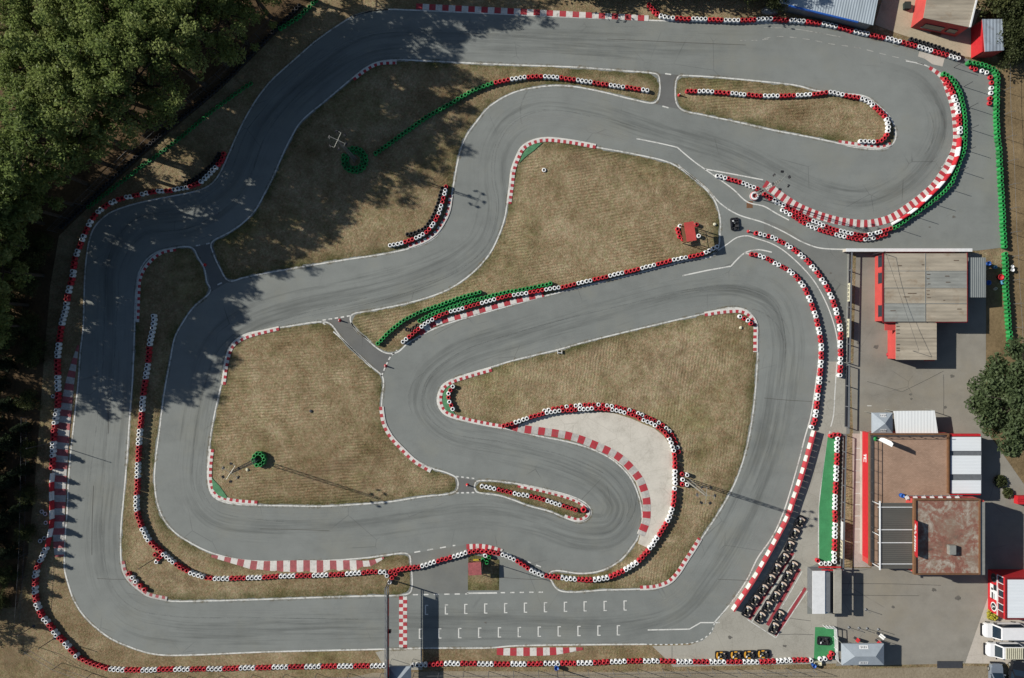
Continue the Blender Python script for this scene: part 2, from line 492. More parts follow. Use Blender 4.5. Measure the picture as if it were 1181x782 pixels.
# ------------------------------------------------------------------ ground sheets
def sheet(name, poly, z, mat, label, cat='ground', inner=None, skirt=True, smooth=True, grid=None, hump=.0, kind='structure'):
    pts = arc_pts(poly, 2.4 if grid else 3.0, True) if smooth else list(poly)
    if grid:
        pts = [(x + random.uniform(-.55, .55), y + random.uniform(-.55, .55)) for x, y in pts]
    if not smooth:                        # still subdivide long edges
        q = []
        for a, b in zip(pts, pts[1:] + pts[:1]):
            L = math.hypot(b[0] - a[0], b[1] - a[1]); k = max(1, int(L / 12))
            q += [(a[0] + (b[0] - a[0]) * j / k, a[1] + (b[1] - a[1]) * j / k) for j in range(k)]
        pts = q
    w = [Vector(G(*p)) for p in pts]
    n = len(w)
    area = sum(w[i].x * w[(i + 1) % n].y - w[(i + 1) % n].x * w[i].y for i in range(n))
    if area < 0:
        w.reverse(); pts.reverse()
    vs = [v.copy() for v in w]
    def inside(x, y):
        c = False
        j = n - 1
        for i in range(n):
            if (w[i].y > y) != (w[j].y > y) and x < (w[j].x - w[i].x) * (y - w[i].y) / (w[j].y - w[i].y) + w[i].x: c = not c
            j = i
        return c
    nb = n
    if grid:
        x0, x1 = min(v.x for v in w), max(v.x for v in w)
        y0, y1 = min(v.y for v in w), max(v.y for v in w)
        yy = y0
        while yy < y1:
            xx = x0
            while xx < x1:
                px, py = xx + random.uniform(-.3, .3) * grid, yy + random.uniform(-.3, .3) * grid
                if inside(px, py):
                    dm = min((v.x - px) ** 2 + (v.y - py) ** 2 for v in w)
                    if dm > (.3) ** 2: vs.append(Vector((px, py)))
                xx += grid
            yy += grid
    res = mgeo.delaunay_2d_cdt(vs, [(i, (i + 1) % n) for i in range(n)], [], 1, 1e-5)
    rv, rf = res[0], res[2]
    me = bpy.data.meshes.new(name)
    co = []
    ed = []
    for v in rv:
        if grid:
            dm = math.sqrt(min((b.x - v.x) ** 2 + (b.y - v.y) ** 2 for b in w))
            ed.append(dm)
            zz = (z - .03) if dm < 1e-3 else z + hump * min(dm / 3., 1.) + random.uniform(-.012, .012)
        else:
            ed.append(5.); zz = z
        co.append((v.x, v.y, zz))
    faces = []
    for f in rf:
        a, b, c = (Vector(co[i][:2]) for i in f[:3])
        cr = (b - a).cross(c - a)
        faces.append(tuple(f) if cr > 0 else tuple(reversed(f)))
    if skirt and not grid:
        o = len(co)
        co += [(v.x, v.y, z) for v in w] + [(v.x, v.y, z - .12) for v in w]
        faces += [(o + n + i, o + n + (i + 1) % n, o + (i + 1) % n, o + i) for i in range(n)]
        ed += [5.] * (2 * n)
    me.from_pydata(co, [], faces)
    me.materials.append(M[mat])
    at = me.attributes.new('edge', 'FLOAT', 'POINT')
    at.data.foreach_set('value', ed)
    me.update()
    o = bpy.data.objects.new(name, me)
    C.objects.link(o)
    return tag(o, label, cat, None, kind)

def flat(name, mat, half=420., z=0.):
    n = 24
    vs = []; fs = []
    for j in range(n + 1):
        for i in range(n + 1):
            vs.append((-half + 2 * half * i / n, -half + 2 * half * j / n, z))
    for j in range(n):
        for i in range(n):
            a = j * (n + 1) + i
            fs.append((a, a + 1, a + n + 2, a + n + 1))
    return MB().add(vs, fs).build(name, mat)

me = flat('ground', 'verge')
at = me.data.attributes.new('edge', 'FLOAT', 'POINT')
at.data.foreach_set('value', [5.] * len(me.data.vertices))
tag(me, 'dry brown grass ground round the whole circuit', 'ground', None, 'structure')
sheet('forest_floor', [(-300, -300), (420, -300), (372, -10), (345, 12), (300, 58), (256, 102), (180, 166), (120, 222), (68, 272), (58, 330), (52, 400), (46, 480), (40, 560), (32, 640), (20, 700), (-300, 720)], .006, 'litter',
      'brown leaf litter under the wood at the upper left', 'forest floor', skirt=False, smooth=False)
sheet('dirt_road', [(430, 776), (520, 774), (700, 775), (900, 772), (1010, 771), (1120, 768), (1181, 770), (1500, 790), (1500, 1000), (300, 1000), (380, 786)], .008, 'road',
      'pale dirt road along the bottom edge', 'road', skirt=False, smooth=False)
sheet('dry_bank', [(1150, 60), (1500, 20), (1500, 700), (1150, 640), (1139, 500), (1137, 420), (1137, 312), (1162, 300), (1158, 200)], .007, 'eastdirt',
      'dry earth bank beyond the green tyre wall on the right', 'bank', skirt=False, smooth=False)

# asphalt of the circuit
outer = [(448, 10), (470, 10.5), (595, 17.5), (750, 24), (869, 27), (881, 20), (915, 21), (960, 27), (1000, 38), (1040, 48), (1075, 56), (1106, 65), (1122, 70), (1150, 80), (1154, 96), (1152, 130),
         (1155, 200), (1160, 285), (1128, 289), (982, 290), (980, 500), (972, 502), (966, 520), (955, 503), (944, 582), (944, 660), (960, 700), (960, 752), (900, 752), (810, 740)]
low = [(795, 742), (743, 743.6), (674, 744.5), (590, 746), (566, 748), (487, 748.5), (448, 749.5), (379, 751), (300, 753), (230, 756), (189, 756.5), (171, 754), (151, 748), (128, 738), (110, 725), (95, 710), (84, 692), (77, 671.5), (73.5, 656), (73.5, 638), (75, 608),
       (76.5, 590), (78, 554), (81, 518), (86, 472), (89.5, 439), (91.5, 408), (93, 395), (95, 379), (96, 348), (97, 318), (99, 295), (102, 277), (107, 263), (115, 253), (128, 244), (146, 237), (169, 231), (194, 226), (220, 221), (238, 215), (247, 208), (254, 198), (265, 174), (271, 160), (281, 139), (295, 115),
       (303, 104), (313, 92), (328, 78), (344, 64), (361, 49), (377, 37), (392, 27), (407, 18), (428, 12)]
def poly_mixed(straight, curved):
    return straight + arc_pts(curved, 3.0)
sheet('track', poly_mixed(outer, low), .02, 'asphalt', 'grey asphalt kart track winding over the whole site', 'track', smooth=False)
sheet('pit_lane', T(881, 195, [(0, 330), (30, 310), (130, 360), (230, 440), (300, 540), (335, 640), (345, 760), (345, 870), (380, 870), (385, 480), (375, 370), (280, 365), (180, 320), (90, 260), (0, 225)]), .024, 'lane',
      'narrow asphalt pit lane between the two tyre walls on the right', 'lane', smooth=False)
sheet('garage_yard', [(980, 292), (1128, 292), (1137, 300), (1137, 420), (1133, 500), (1004, 503), (984, 500), (981, 420)], .026, 'lot', 'grey asphalt yard round the garage on the right', 'yard', smooth=False)
sheet('car_park', [(964, 648), (980, 655), (1005, 655), (1005, 500), (1140, 500), (1182, 560), (1400, 560), (1400, 690), (1141, 684), (1113, 765), (1020, 767), (964, 768)], .025, 'lot', 'grey asphalt car park below the clubhouse', 'car park', smooth=False)
sheet('footpath', [(1141, 684), (1400, 690), (1400, 768), (1113, 765)], .027, 'concrete_pale', 'pale concrete path under the parked vans', 'path', smooth=False)
sheet('concrete_apron', [(752, 745), (795, 744), (810, 739), (821, 730), (826, 718), (846, 693), (862, 671), (882, 642), (900, 612), (916, 570), (934, 510), (944, 480), (950, 445), (953, 417), (965, 417), (977, 418), (976, 500), (956, 502), (948, 545), (945, 582), (943, 650), (931, 655), (931, 708), (965, 708), (965, 765), (870, 767), (776, 769), (768, 760)], .028, 'concrete',
      'pale concrete pit apron where the karts are parked', 'apron', smooth=False)
sheet('concrete_strip', T(295, 582, [(540, 665), (600, 652), (748, 652), (752, 745), (585, 745), (570, 715)]), .028, 'concrete', 'pale concrete patch under the start gantry', 'patch', smooth=False)
sheet('start_patch', T(295, 582, [(690, 222), (955, 180), (955, 235), (957, 400), (690, 402)]) , .023, 'lane', 'older asphalt patch beside the gantry', 'patch', smooth=False)
sheet('concrete_patch', T(881, 0, [(700, 232), (815, 262), (805, 300), (760, 290), (725, 265), (695, 255)]), .024, 'concrete_pale', 'small pale concrete patch by the upper tyre wall', 'patch', smooth=False)
sheet('upper_yard', T(881, 0, [(500, 110), (545, -40), (700, -60), (980, 40), (940, 130), (935, 260), (880, 250), (740, 195), (600, 150)]), .027, 'yard', 'pale concrete yard between the huts at the top right', 'yard', smooth=False)

def island(name, poly, mat, label, z=.045):
    return sheet(name, poly, z, mat, label, 'grass', skirt=False, smooth=True, grid=1.1, hump=.06)
I1 = [(751, 85), (758, 87), (760, 95), (759.5, 110), (755, 117.5), (728, 113.5), (702, 107), (674, 101), (656, 98.5), (638, 98), (615, 100.5), (595, 105), (576, 114), (561, 125), (548, 141), (538, 155), (531, 171), (526.5, 189), (523, 209), (520.6, 223), (517.5, 243), (511, 259), (502, 272), (489, 280), (471, 286), (443, 292), (397, 299), (351, 306.5), (300, 315.5), (281, 319.5), (264, 323), (254, 308), (246.5, 291), (244.5, 281), (266, 268), (281, 257.5), (295, 243), (305, 225.5), (314, 208), (319, 197), (328, 176), (336, 160), (346, 143), (356, 133), (372, 120), (390, 105), (406, 91.5), (423, 78.5), (438, 72), (456, 70), (500, 71.5), (551, 74), (595, 75.8), (667, 78.5), (720, 82.5)]
I2 = [(784, 88), (790, 88), (820, 89.5), (881, 95), (919, 99.5), (942, 105.5), (965, 108), (999, 112.5), (1014, 124), (1025, 135), (1031.5, 148), (1031.5, 161), (1024, 169.5), (1014, 171.5), (983, 168.5), (965, 164), (932, 157), (890, 149), (846, 139), (812, 132), (787, 126), (781, 119), (779.5, 105), (781, 92)]
I3 = [(687, 170.5), (654, 164.5), (628, 162), (613, 165), (603, 172), (597, 183), (592, 197), (589.5, 213), (585.5, 236), (583, 251), (576, 272), (566, 292), (551, 310), (533, 325), (512, 337), (474, 349.5), (430, 358.7), (406, 364), (405, 370), (412, 380), (423, 390), (433, 399), (443, 405.5), (451, 407), (459, 405), (469, 396), (482, 388), (497, 380), (525, 369.5), (560, 359.5), (590, 351), (631, 340), (667, 331), (733, 315), (795, 299), (822, 294), (828, 284), (829.5, 269), (830, 259), (828.5, 246), (823, 231), (812.5, 218), (795, 203), (782, 193.5), (768, 187), (731, 178.5)]
I4 = [(371, 372), (333, 377), (300, 382.5), (284, 386), (271, 394), (264.5, 403), (260.5, 415.6), (256.5, 441), (249, 474), (244, 502), (240.6, 533), (240.6, 553), (243, 566), (248, 573), (258, 578), (276, 581), (300, 582), (333, 582.5), (372, 583), (410, 581), (448, 578), (487, 572), (518, 568.5), (526, 565), (527.5, 559), (526, 552), (515, 546), (497, 540.5), (479, 530.5), (461, 515), (448, 500), (441.5, 484.6), (439.2, 469), (441.5, 441), (440, 434), (428, 423.5), (410, 407), (393, 390), (380, 374)]
I5 = [(590, 417), (569, 423.5), (540, 432), (520, 439), (510, 446), (505.5, 456.5), (506, 467), (512, 476), (525, 482), (563, 489.5), (590, 495), (621, 502), (656, 509), (685, 518), (710, 532), (728, 551), (738, 574), (741, 590), (741, 602), (736, 621), (730, 630), (718, 645), (702, 655.5), (687, 660.5), (667, 662), (640, 659), (634, 662), (637, 670), (645, 680), (700, 679.5), (738, 678.5), (760, 677), (774, 670), (784, 656), (794.6, 639.5), (808.7, 620), (832, 584), (848, 554), (858.5, 523), (866, 487), (870, 454), (872.6, 415.6), (873.5, 390), (872, 374), (865, 362), (856, 357), (840, 356), (812.5, 362.5), (777, 370.5), (743, 378.5), (674, 395.5), (644, 404)]
I7 = [(218, 285.5), (223, 288), (227.6, 297), (235, 310), (238, 325.4), (242, 335), (222.5, 354), (210, 372), (201, 389), (195.6, 415.6), (189, 451), (183, 497), (178.5, 533), (177.5, 556), (180.5, 579), (187, 597), (199.5, 613), (220, 627), (243, 638), (270, 645), (300, 648), (360, 648), (423, 644), (445, 641), (470.5, 640), (473, 650), (473, 682), (466, 685), (420, 686.5), (372, 688), (300, 690.5), (245, 692), (194, 692), (179, 688), (164, 682), (151, 671.5), (143, 659), (140.5, 646), (140.5, 607), (143, 579), (147, 533), (150, 487), (153.5, 441), (155.5, 395), (157, 348), (158.5, 328), (161, 315), (169, 301), (181.6, 291.5), (202, 286.5)]
I8 = [(550, 556), (562, 555), (595, 558.5), (628, 565), (664, 575), (678, 584), (681, 591), (677, 598), (668, 601), (656, 598), (634, 589), (610, 582.5), (590, 575), (575, 570.5), (556, 568), (549.5, 566), (548, 561)]
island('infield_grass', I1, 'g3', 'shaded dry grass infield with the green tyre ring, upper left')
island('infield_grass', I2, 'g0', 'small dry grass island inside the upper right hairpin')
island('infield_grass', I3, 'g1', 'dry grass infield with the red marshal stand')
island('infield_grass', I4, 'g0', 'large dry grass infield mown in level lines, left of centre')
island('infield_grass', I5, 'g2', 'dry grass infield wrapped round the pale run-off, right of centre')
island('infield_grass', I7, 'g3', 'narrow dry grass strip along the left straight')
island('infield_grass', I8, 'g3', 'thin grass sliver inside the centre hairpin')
sheet('infield_grass', [(539.5, 643), (545, 640), (576, 645), (575.5, 681), (539.5, 681.5)], .05, 'g3', 'small square grass plot below the centre barrier', 'grass', skirt=False, smooth=False, grid=.6, hump=.03)
sheet('concrete_run_off', T(590, 390, [(0, 412), (30, 392), (100, 362), (170, 345), (250, 338), (310, 332), (390, 332), (460, 338), (540, 362), (590, 385), (640, 405), (685, 440), (712, 480), (725, 530), (727, 600), (728, 690), (722, 760), (712, 800), (690, 840), (655, 900), (615, 945), (570, 925), (600, 820), (590, 740), (560, 650), (500, 575), (380, 490), (250, 455), (120, 430)]), .125, 'gravel_pan', 'pale concrete run-off inside the centre curve', 'run-off', smooth=False)
for nm, pl, lb in (('connector', T(590, 0, [(662, 332), (752, 338), (742, 380), (738, 440), (742, 470), (760, 494), (640, 468), (660, 440), (668, 400), (668, 360)]), 'short asphalt link between the two upper straights'),
                   ('connector', [(222, 285), (246, 280), (265, 324), (243, 337), (240, 318), (232, 300)], 'short shaded asphalt link on the left'),
                   ('connector', [(373, 370), (404, 364), (407, 378), (440, 404), (452, 409), (441, 436), (426, 421), (394, 390)], 'slanting asphalt link left of the green tyre rows'),
                   ('connector', [(526, 550), (549, 554), (548, 568), (526, 567)], 'short asphalt link at the tip of the centre sliver')):
    sheet(nm, pl, .023, 'asphalt_old', lb, 'link road', smooth=False)
for pl, lb in ((T(590, 0, [(138, 645), (100, 650), (70, 668), (48, 700), (35, 735), (60, 710), (100, 680)]), 'green painted patch inside the upper kerb'),
               (T(295, 390, [(884, 208), (862, 222), (845, 250), (842, 290), (856, 325), (900, 345), (905, 350), (870, 300), (866, 250)]), 'green painted patch inside the centre hairpin kerb'),
               ([(244.5, 551), (246, 564), (252, 571), (261, 575), (262, 572.5), (254, 561)], 'green painted patch inside the lower left kerb')):
    sheet('painted_ground', pl, .13, 'green_paint', lb, 'paint', smooth=False)
sheet('green_carpet', [(955, 501), (968, 501), (966, 560), (963, 651), (944.6, 649), (944.5, 585), (949, 545)], .034, 'carpet', 'long strip of green carpet beside the pit apron', 'carpet', smooth=False)
sheet('green_carpet', [(940, 723), (964, 724), (963, 759), (938.5, 761)], .034, 'carpet', 'small square of green carpet under one kart', 'carpet', smooth=False)
sheet('paver_walk', [(983, 500), (1004, 500), (1004, 654), (984, 654)], .034, 'paver', 'pinkish paved walk in front of the clubhouse', 'walk', smooth=False)
sheet('grass_verge', [(977, 501), (983, 501), (981, 654), (973, 655)], .036, 'g1', 'thin brown grass verge between the panel fence and the paved walk', 'verge', smooth=False)
sheet('grass_verge', [(981, 292), (987, 293), (984, 419), (979, 419)], .036, 'g3', 'thin grass verge behind the panel fence left of the garage', 'verge', smooth=False)
sheet('drain_cover', [(861, 232), (868, 232), (868, 240), (861, 240)], .03, 'wood', 'brown square drain cover in the pit entry', 'drain cover', smooth=False)

# ------------------------------------------------------------------ painted lines
LN = MB()
LW = MB()
def line(pts, w=1.4, z=.031, smooth=True, mb=None, closed=False, mi=0, dash=None):
    mb = mb or LN
    p = arc_pts(pts, 2.0, closed) if smooth else pts
    if dash:
        on, off = dash
        p = arc_pts(pts, 1.0)
        i = 0
        while i < len(p) - 1:
            seg = p[i:i + on + 1]
            if len(seg) > 1: line(seg, w, z, False, mb, False, mi)
            i += on + off
        return
    if closed: p = p + [p[0]]
    nn = normals(p)
    L = [P(a[0] + b[0] * w / 2, a[1] + b[1] * w / 2)[:2] + (z,) for a, b in zip(p, nn)]
    Rr = [P(a[0] - b[0] * w / 2, a[1] - b[1] * w / 2)[:2] + (z,) for a, b in zip(p, nn)]
    mb.strip(L, Rr, mi)
def offs(poly, d):
    """push a closed outline outwards by d pixels"""
    p = arc_pts(poly, 2.0, True)
    nn = normals(p, True)
    a = sum(p[i][0] * p[(i + 1) % len(p)][1] - p[(i + 1) % len(p)][0] * p[i][1] for i in range(len(p)))
    s = -1 if a > 0 else 1
    return [(x + n[0] * d * s, y + n[1] * d * s) for (x, y), n in zip(p, nn)]
for isl in (I1, I2, I3, I4, I5, I7, I8):
    q = offs(isl, .8)
    line(q + [q[0]], 1.5, .031, False)
line([(448, 11)] + [(428, 13), (407, 19)] , 1.4)
line([(870, 26.5), (750, 23.5), (595, 17), (470, 11.5), (448, 11), (428, 13), (407, 19), (392, 28), (377, 38), (361, 50), (344, 65), (328, 79), (313, 93), (303, 105), (295, 116), (281, 140), (271, 161), (265, 175), (254, 199), (247, 209), (238, 216), (220, 222), (194, 227), (169, 232), (146, 238), (128, 245), (116, 254), (108, 264), (103, 278), (100, 296), (98, 318), (97, 348), (96, 379), (94, 395), (92.5, 408), (90.5, 439), (87, 472), (82, 518), (79, 554), (77.5, 590), (76, 608), (74.5, 638), (74.5, 656), (78, 671), (85, 691.5), (96, 709), (111, 724), (129, 737), (152, 747), (171, 753), (189, 755.5), (230, 755), (300, 752), (379, 750), (448, 748.5), (487, 747.5), (566, 747), (590, 745), (674, 743.5), (743, 743)], 1.6)
line([(870, 26.5), (890, 26.5), (899, 25)], 1.5)
line([(743, 743), (795, 742), (810, 737), (820, 729), (824, 718)], 1.3, dash=(3, 3))
line([(824, 717.5), (842, 696.5), (861, 669), (874, 643), (890, 620), (903, 592), (919, 540), (928, 505), (935, 480), (941, 441), (944, 416), (944.5, 392), (940, 372), (936, 351), (928, 333), (914, 318), (901.5, 307), (889, 301), (873, 295), (858.5, 292)], 1.5)
line([(787, 318), (815, 312), (843, 307)], 1.5, smooth=False)
line([(843, 307), (858.5, 292), (873, 288), (890, 291)], 1.5)
line([(747, 726.5), (795, 725.5), (808, 718), (830, 718)], 1.4, smooth=False)
line([(734, 160), (764, 166), (781, 170)], 1.3)
line([(781, 170), (800, 186), (817, 198), (845, 218), (862, 233), (881, 238), (895, 246), (910, 254)], 1.4)
line([(813, 195), (846, 201), (880, 207.5)], 1.4, smooth=False)
line([(782, 190), (797, 203), (815, 217), (830, 234), (850, 247), (881, 257), (905, 268), (925, 279), (945, 286), (978, 287.5)], 1.4)
line([(822, 293), (838, 282), (850, 274), (862, 272), (872, 275), (890, 281), (905, 290), (925, 308), (940, 326), (953, 350), (962, 375), (966, 395), (967, 415)], 1.3)
line([(965, 418), (963, 450), (961, 480), (958, 492)], 1.2)
line([(957, 497), (953, 520), (949, 548), (945, 580), (944, 650)], 1.4)
line(T(881, 0, [(0, 125), (130, 130), (350, 168)]), .9, mb=LW)
line(T(881, 0, [(0, 175), (60, 165), (200, 178), (300, 198), (420, 215), (520, 240), (640, 270), (740, 300), (800, 350), (840, 430), (858, 500), (864, 580), (860, 640), (840, 690), (800, 750)]), .9, mb=LW, dash=(8, 7))
line(T(881, 0, [(640, 275), (740, 300), (800, 350), (838, 430), (856, 520), (858, 620), (840, 690), (800, 755)]), 1.3)
line(T(590, 0, [(1030, 182), (1110, 182), (1173, 174)]), .9, mb=LW, dash=(7, 6))
# dashes at the links
def dashes(lst, w=1.5):
    for a, b in lst: line([a, b], w, smooth=False)
dashes([((767, 85), (774, 86)), ((764, 122.5), (771, 124.5)), ((226, 283.5), (231, 282.5)), ((238, 281.5), (242, 280.5)), ((251, 328.5), (256, 326))])
line([(372, 369.5), (405, 364)], 1.6, dash=(4, 3))
line([(440, 434), (450, 412), (458, 404)], 1.6, dash=(4, 3))
line([(526, 549.5), (549, 552)], 1.6, dash=(3, 3))
line([(526, 568.5), (549, 568)], 1.6, dash=(3, 3))
line([(371, 371), (394, 391), (428, 424)], 1.3)
line([(405, 372), (411, 381), (428, 394)], 1.3)
line(T(295, 582, [(715, 215), (900, 183)]), 1.4, dash=(7, 8))
line(T(520, 620, [(545, 150), (700, 215), (900, 295)], 8.44), 1.4, dash=(6, 6))
line(T(295, 582, [(708, 406), (960, 402)]), 1.4, dash=(6, 6))
line(T(520, 620, [(155, 542), (450, 538)], 8.44), 1.7)
line(T(520, 620, [(485, 536), (905, 530)], 8.44), 1.4, dash=(5, 6))
# grid slots
def slot(x, y0, y1, mb=LN):
    line([(x, y0), (x, y1)], 1.3, smooth=False, mb=mb)
    line([(x, y0 + .5), (x + 3.2, y0 + .5)], 1.1, .0315, False, mb)
    line([(x, y1 - .5), (x + 3.2, y1 - .5)], 1.1, .0315, False, mb)
GR = MB()
for i, x in enumerate((490.7, 513.7, 536, 559, 582, 604.8, 627.9, 650.9, 673.6, 696.7, 719.7)):
    slot(x, 697.5 - i * .5, 709 - i * .5, GR)
for i, x in enumerate((483.7, 506, 529, 552, 574.8, 597.7, 620.7, 643.7, 666.5, 689.5, 712)):
    slot(x, 725 - i * .4, 736.7 - i * .4, GR)
tag(GR.build('grid_marking', 'line'), 'white bracket shaped starting grid marks right of the checkered line', 'grid marking', None, 'structure')
CK = MB()
for r in range(14):
    for c in range(2):
        x0, y0 = 460.3 + c * 4.6, 687.5 + r * 4.3
        CK.add([P(x0, y0)[:2] + (.0335,), P(x0 + 4.6, y0)[:2] + (.0335,), P(x0 + 4.6, y0 + 4.3)[:2] + (.0335,), P(x0, y0 + 4.3)[:2] + (.0335,)], [(3, 2, 1, 0)], (r + c) % 2)
tag(CK.build('start_line', ['kred', 'kwhite']), 'red and white checkered start line across the track', 'start line', None, 'structure')
# kart bay lanes
LR = MB()
line([(914.5, 637), (864, 714)], 4.0, .0325, False, LR)
line([(922, 656), (885, 721)], 4.0, .0325, False, LR)
line([(929, 678), (894.5, 733)], 3.6, .0325, False, LR)
tag(LR.build('bay_paint', 'lane_red'), 'faded red painted bands between the rows of karts', 'bay paint', None, 'structure')
for a, b in (((917, 640), (867, 717)), ((925, 659), (888, 724)), ((931, 681.5), (894.7, 735.5)), ((924.5, 681.5), (891, 731)), ((862, 714.5), (894.7, 735.6))):
    line([a, b], .9, .0345, False)
for y in (517, 530, 543, 556, 569, 582, 595, 610, 625):
    line([(985.5, y), (994.5, y)], .8, .0375, False)
line([(1000, 468), (1005, 468)], .8, .0375, False)
tag(LN.build('track_marking', 'line'), 'white painted lines edging the track and the pit lane', 'track marking', None, 'structure')

tag(LW.build('faded_marking', 'line_worn'), 'faded dashed line at the upper right bend', 'faded marking', None, 'structure')
# rubber laid on the racing line
def marks():
    t = NT('tyre_rubber_marks')
    uv = t.noise(1.3, 5, .7)
    f = t.math('MULTIPLY', t.maprange(uv, .35, .75, 0, 1), .2)
    tr = t.n.new('ShaderNodeBsdfTransparent')
    mx = t.n.new('ShaderNodeMixShader')
    t.link(f, mx.inputs[0]); t.link(tr.outputs[0], mx.inputs[1]); t.link(t.b.outputs[0], mx.inputs[2])
    t.link(mx.outputs[0], t.n['Material Output'].inputs['Surface'])
    return t.out((.03, .03, .032, 1), .8, .2)
M['marks'] = marks()
TM = MB()
race = [[(1000, 66), (1060, 85), (1085, 115), (1092, 145), (1080, 180), (1050, 215), (1000, 238), (950, 232), (900, 210), (840, 180), (760, 155), (680, 130), (620, 124), (585, 140), (566, 170), (562, 205), (566, 240), (556, 275), (530, 300), (480, 322), (420, 338), (340, 355), (290, 372), (255, 400), (236, 450), (224, 520), (224, 565), (245, 595), (300, 605), (400, 603), (500, 590), (560, 585), (620, 596), (670, 612), (705, 610), (718, 585), (700, 555), (650, 530), (580, 512), (515, 497), (490, 470), (495, 440), (530, 412), (600, 388), (700, 360), (800, 335), (855, 333), (892, 350), (905, 390), (902, 440), (890, 510), (860, 590), (820, 660), (780, 705), (720, 722), (600, 722), (450, 722), (300, 724), (200, 722), (150, 710), (122, 680), (112, 620), (118, 540), (126, 440), (128, 350), (132, 300), (160, 262), (220, 250), (270, 215), (300, 150), (350, 95), (420, 50), (480, 42), (600, 44), (760, 52), (900, 55)]]
for k in range(12):
    d = random.uniform(-14, 14)
    p = arc_pts(race[0], 6.0)
    nn = normals(p)
    i0 = random.randrange(0, len(p) - 60)
    L = random.randint(30, 130)
    ph = random.uniform(0, 6)
    q = [(a[0] + b[0] * (d + 5 * math.sin(ph + i * .05)), a[1] + b[1] * (d + 5 * math.sin(ph + i * .05))) for i, (a, b) in enumerate(zip(p, nn))][i0:i0 + L]
    if len(q) > 3: line(q, random.choice((.8, 1., 1.2)), .0275 + k * .0002, True, TM)
LT = len(arc_pts(race[0], 4.0)) * 4 * S
def worn_surface():
    t = NT('driven_surface')
    u = t.n.new('ShaderNodeUVMap'); u.uv_map = 'lane'
    n1 = t.noise(1., 5, .65, t.mapping((0, 0, 0), (.035, .55, 1), u.outputs['UV']))
    n2 = t.noise(1., 4, .7, t.mapping((0, 0, 0), (.09, 2.6, 1), u.outputs['UV']))
    n3 = t.noise(1., 3, .6, t.mapping((0, 0, 0), (.02, .16, 1), u.outputs['UV']))
    f = t.math('ADD', t.math('MULTIPLY', n1, .42), t.math('ADD', t.math('MULTIPLY', n2, .33), t.math('MULTIPLY', n3, .25)))
    sp = t.n.new('ShaderNodeSeparateXYZ'); t.link(u.outputs['UV'], sp.inputs[0])
    edge = t.maprange(t.math('ABSOLUTE', sp.outputs[1]), 2.2, 3.1, 1, 0)
    mid = t.math('MULTIPLY', t.maprange(t.math('ABSOLUTE', sp.outputs[1]), 0, 2.4, 1, 0), .05)
    g = t.math('SUBTRACT', f, mid)
    al = t.math('MULTIPLY', t.maprange(t.math('ABSOLUTE', t.math('SUBTRACT', g, .5)), .01, .17, 0, .31), t.math('MULTIPLY', edge, t.math('MULTIPLY', t.maprange(sp.outputs[0], 0, 14, 0, 1), t.maprange(sp.outputs[0], LT - 14, LT, 1, 0))))
    col = t.mix((.03, .032, .033, 1), (.27, .275, .262, 1), t.math('GREATER_THAN', g, .5))
    tr = t.n.new('ShaderNodeBsdfTransparent')
    mx = t.n.new('ShaderNodeMixShader')
    t.link(al, mx.inputs[0]); t.link(tr.outputs[0], mx.inputs[1]); t.link(t.b.outputs[0], mx.inputs[2])
    t.link(mx.outputs[0], t.n['Material Output'].inputs['Surface'])
    return t.out(col, .85, .2)
M['worn'] = worn_surface()
cpath = arc_pts(race[0], 4.0)
cn = normals(cpath)
for _ in range(3): cn = [((cn[max(i - 1, 0)][0] + cn[i][0] + cn[min(i + 1, len(cn) - 1)][0]) / 3, (cn[max(i - 1, 0)][1] + cn[i][1] + cn[min(i + 1, len(cn) - 1)][1]) / 3) for i in range(len(cn))]
lv = []; lf = []; luv = []
lat = (-26, -13, 0, 13, 26)
for i, ((x, y), (a, b)) in enumerate(zip(cpath, cn)):
    for d in lat:
        g2 = G(x + a * d, y + b * d)
        lv.append((g2[0], g2[1], .0225)); luv.append((i * 4 * S, d * S))
for i in range(len(cpath) - 1):
    for k in range(4):
        q = (i * 5 + k, i * 5 + k + 1, i * 5 + k + 6, i * 5 + k + 5)
        lf.append(q[::-1])
wm = bpy.data.meshes.new('driven_surface'); wm.from_pydata(lv, [], lf); wm.materials.append(M['worn'])
ul = wm.uv_layers.new(name='lane')
for lp in wm.loops: ul.data[lp.index].uv = luv[lp.vertex_index]
wm.update()
wo = bpy.data.objects.new('driven_surface', wm); C.objects.link(wo)
tag(wo, 'worn and rubbered driving band along the whole track', 'driven surface', None, 'structure')
for cx, cy, rr, a0, a1 in ((690, 575, 38, -60, 60), (690, 575, 44, -50, 40), (505, 460, 34, 150, 250), (520, 455, 30, 130, 230), (860, 400, 44, -80, 0), (860, 398, 52, -70, -10), (640, 130, 40, 160, 260), (1040, 150, 50, -40, 60), (1035, 150, 42, -30, 50)):
    line([(cx + rr * math.cos(R(a)), cy + rr * math.sin(R(a))) for a in range(a0, a1, 8)], random.choice((.8, 1.2, 1.6)), .0285, True, TM)
tag(TM.build('rubber_marks', 'marks'), 'dark rubber streaks on the racing line', 'rubber marks', None, 'structure')

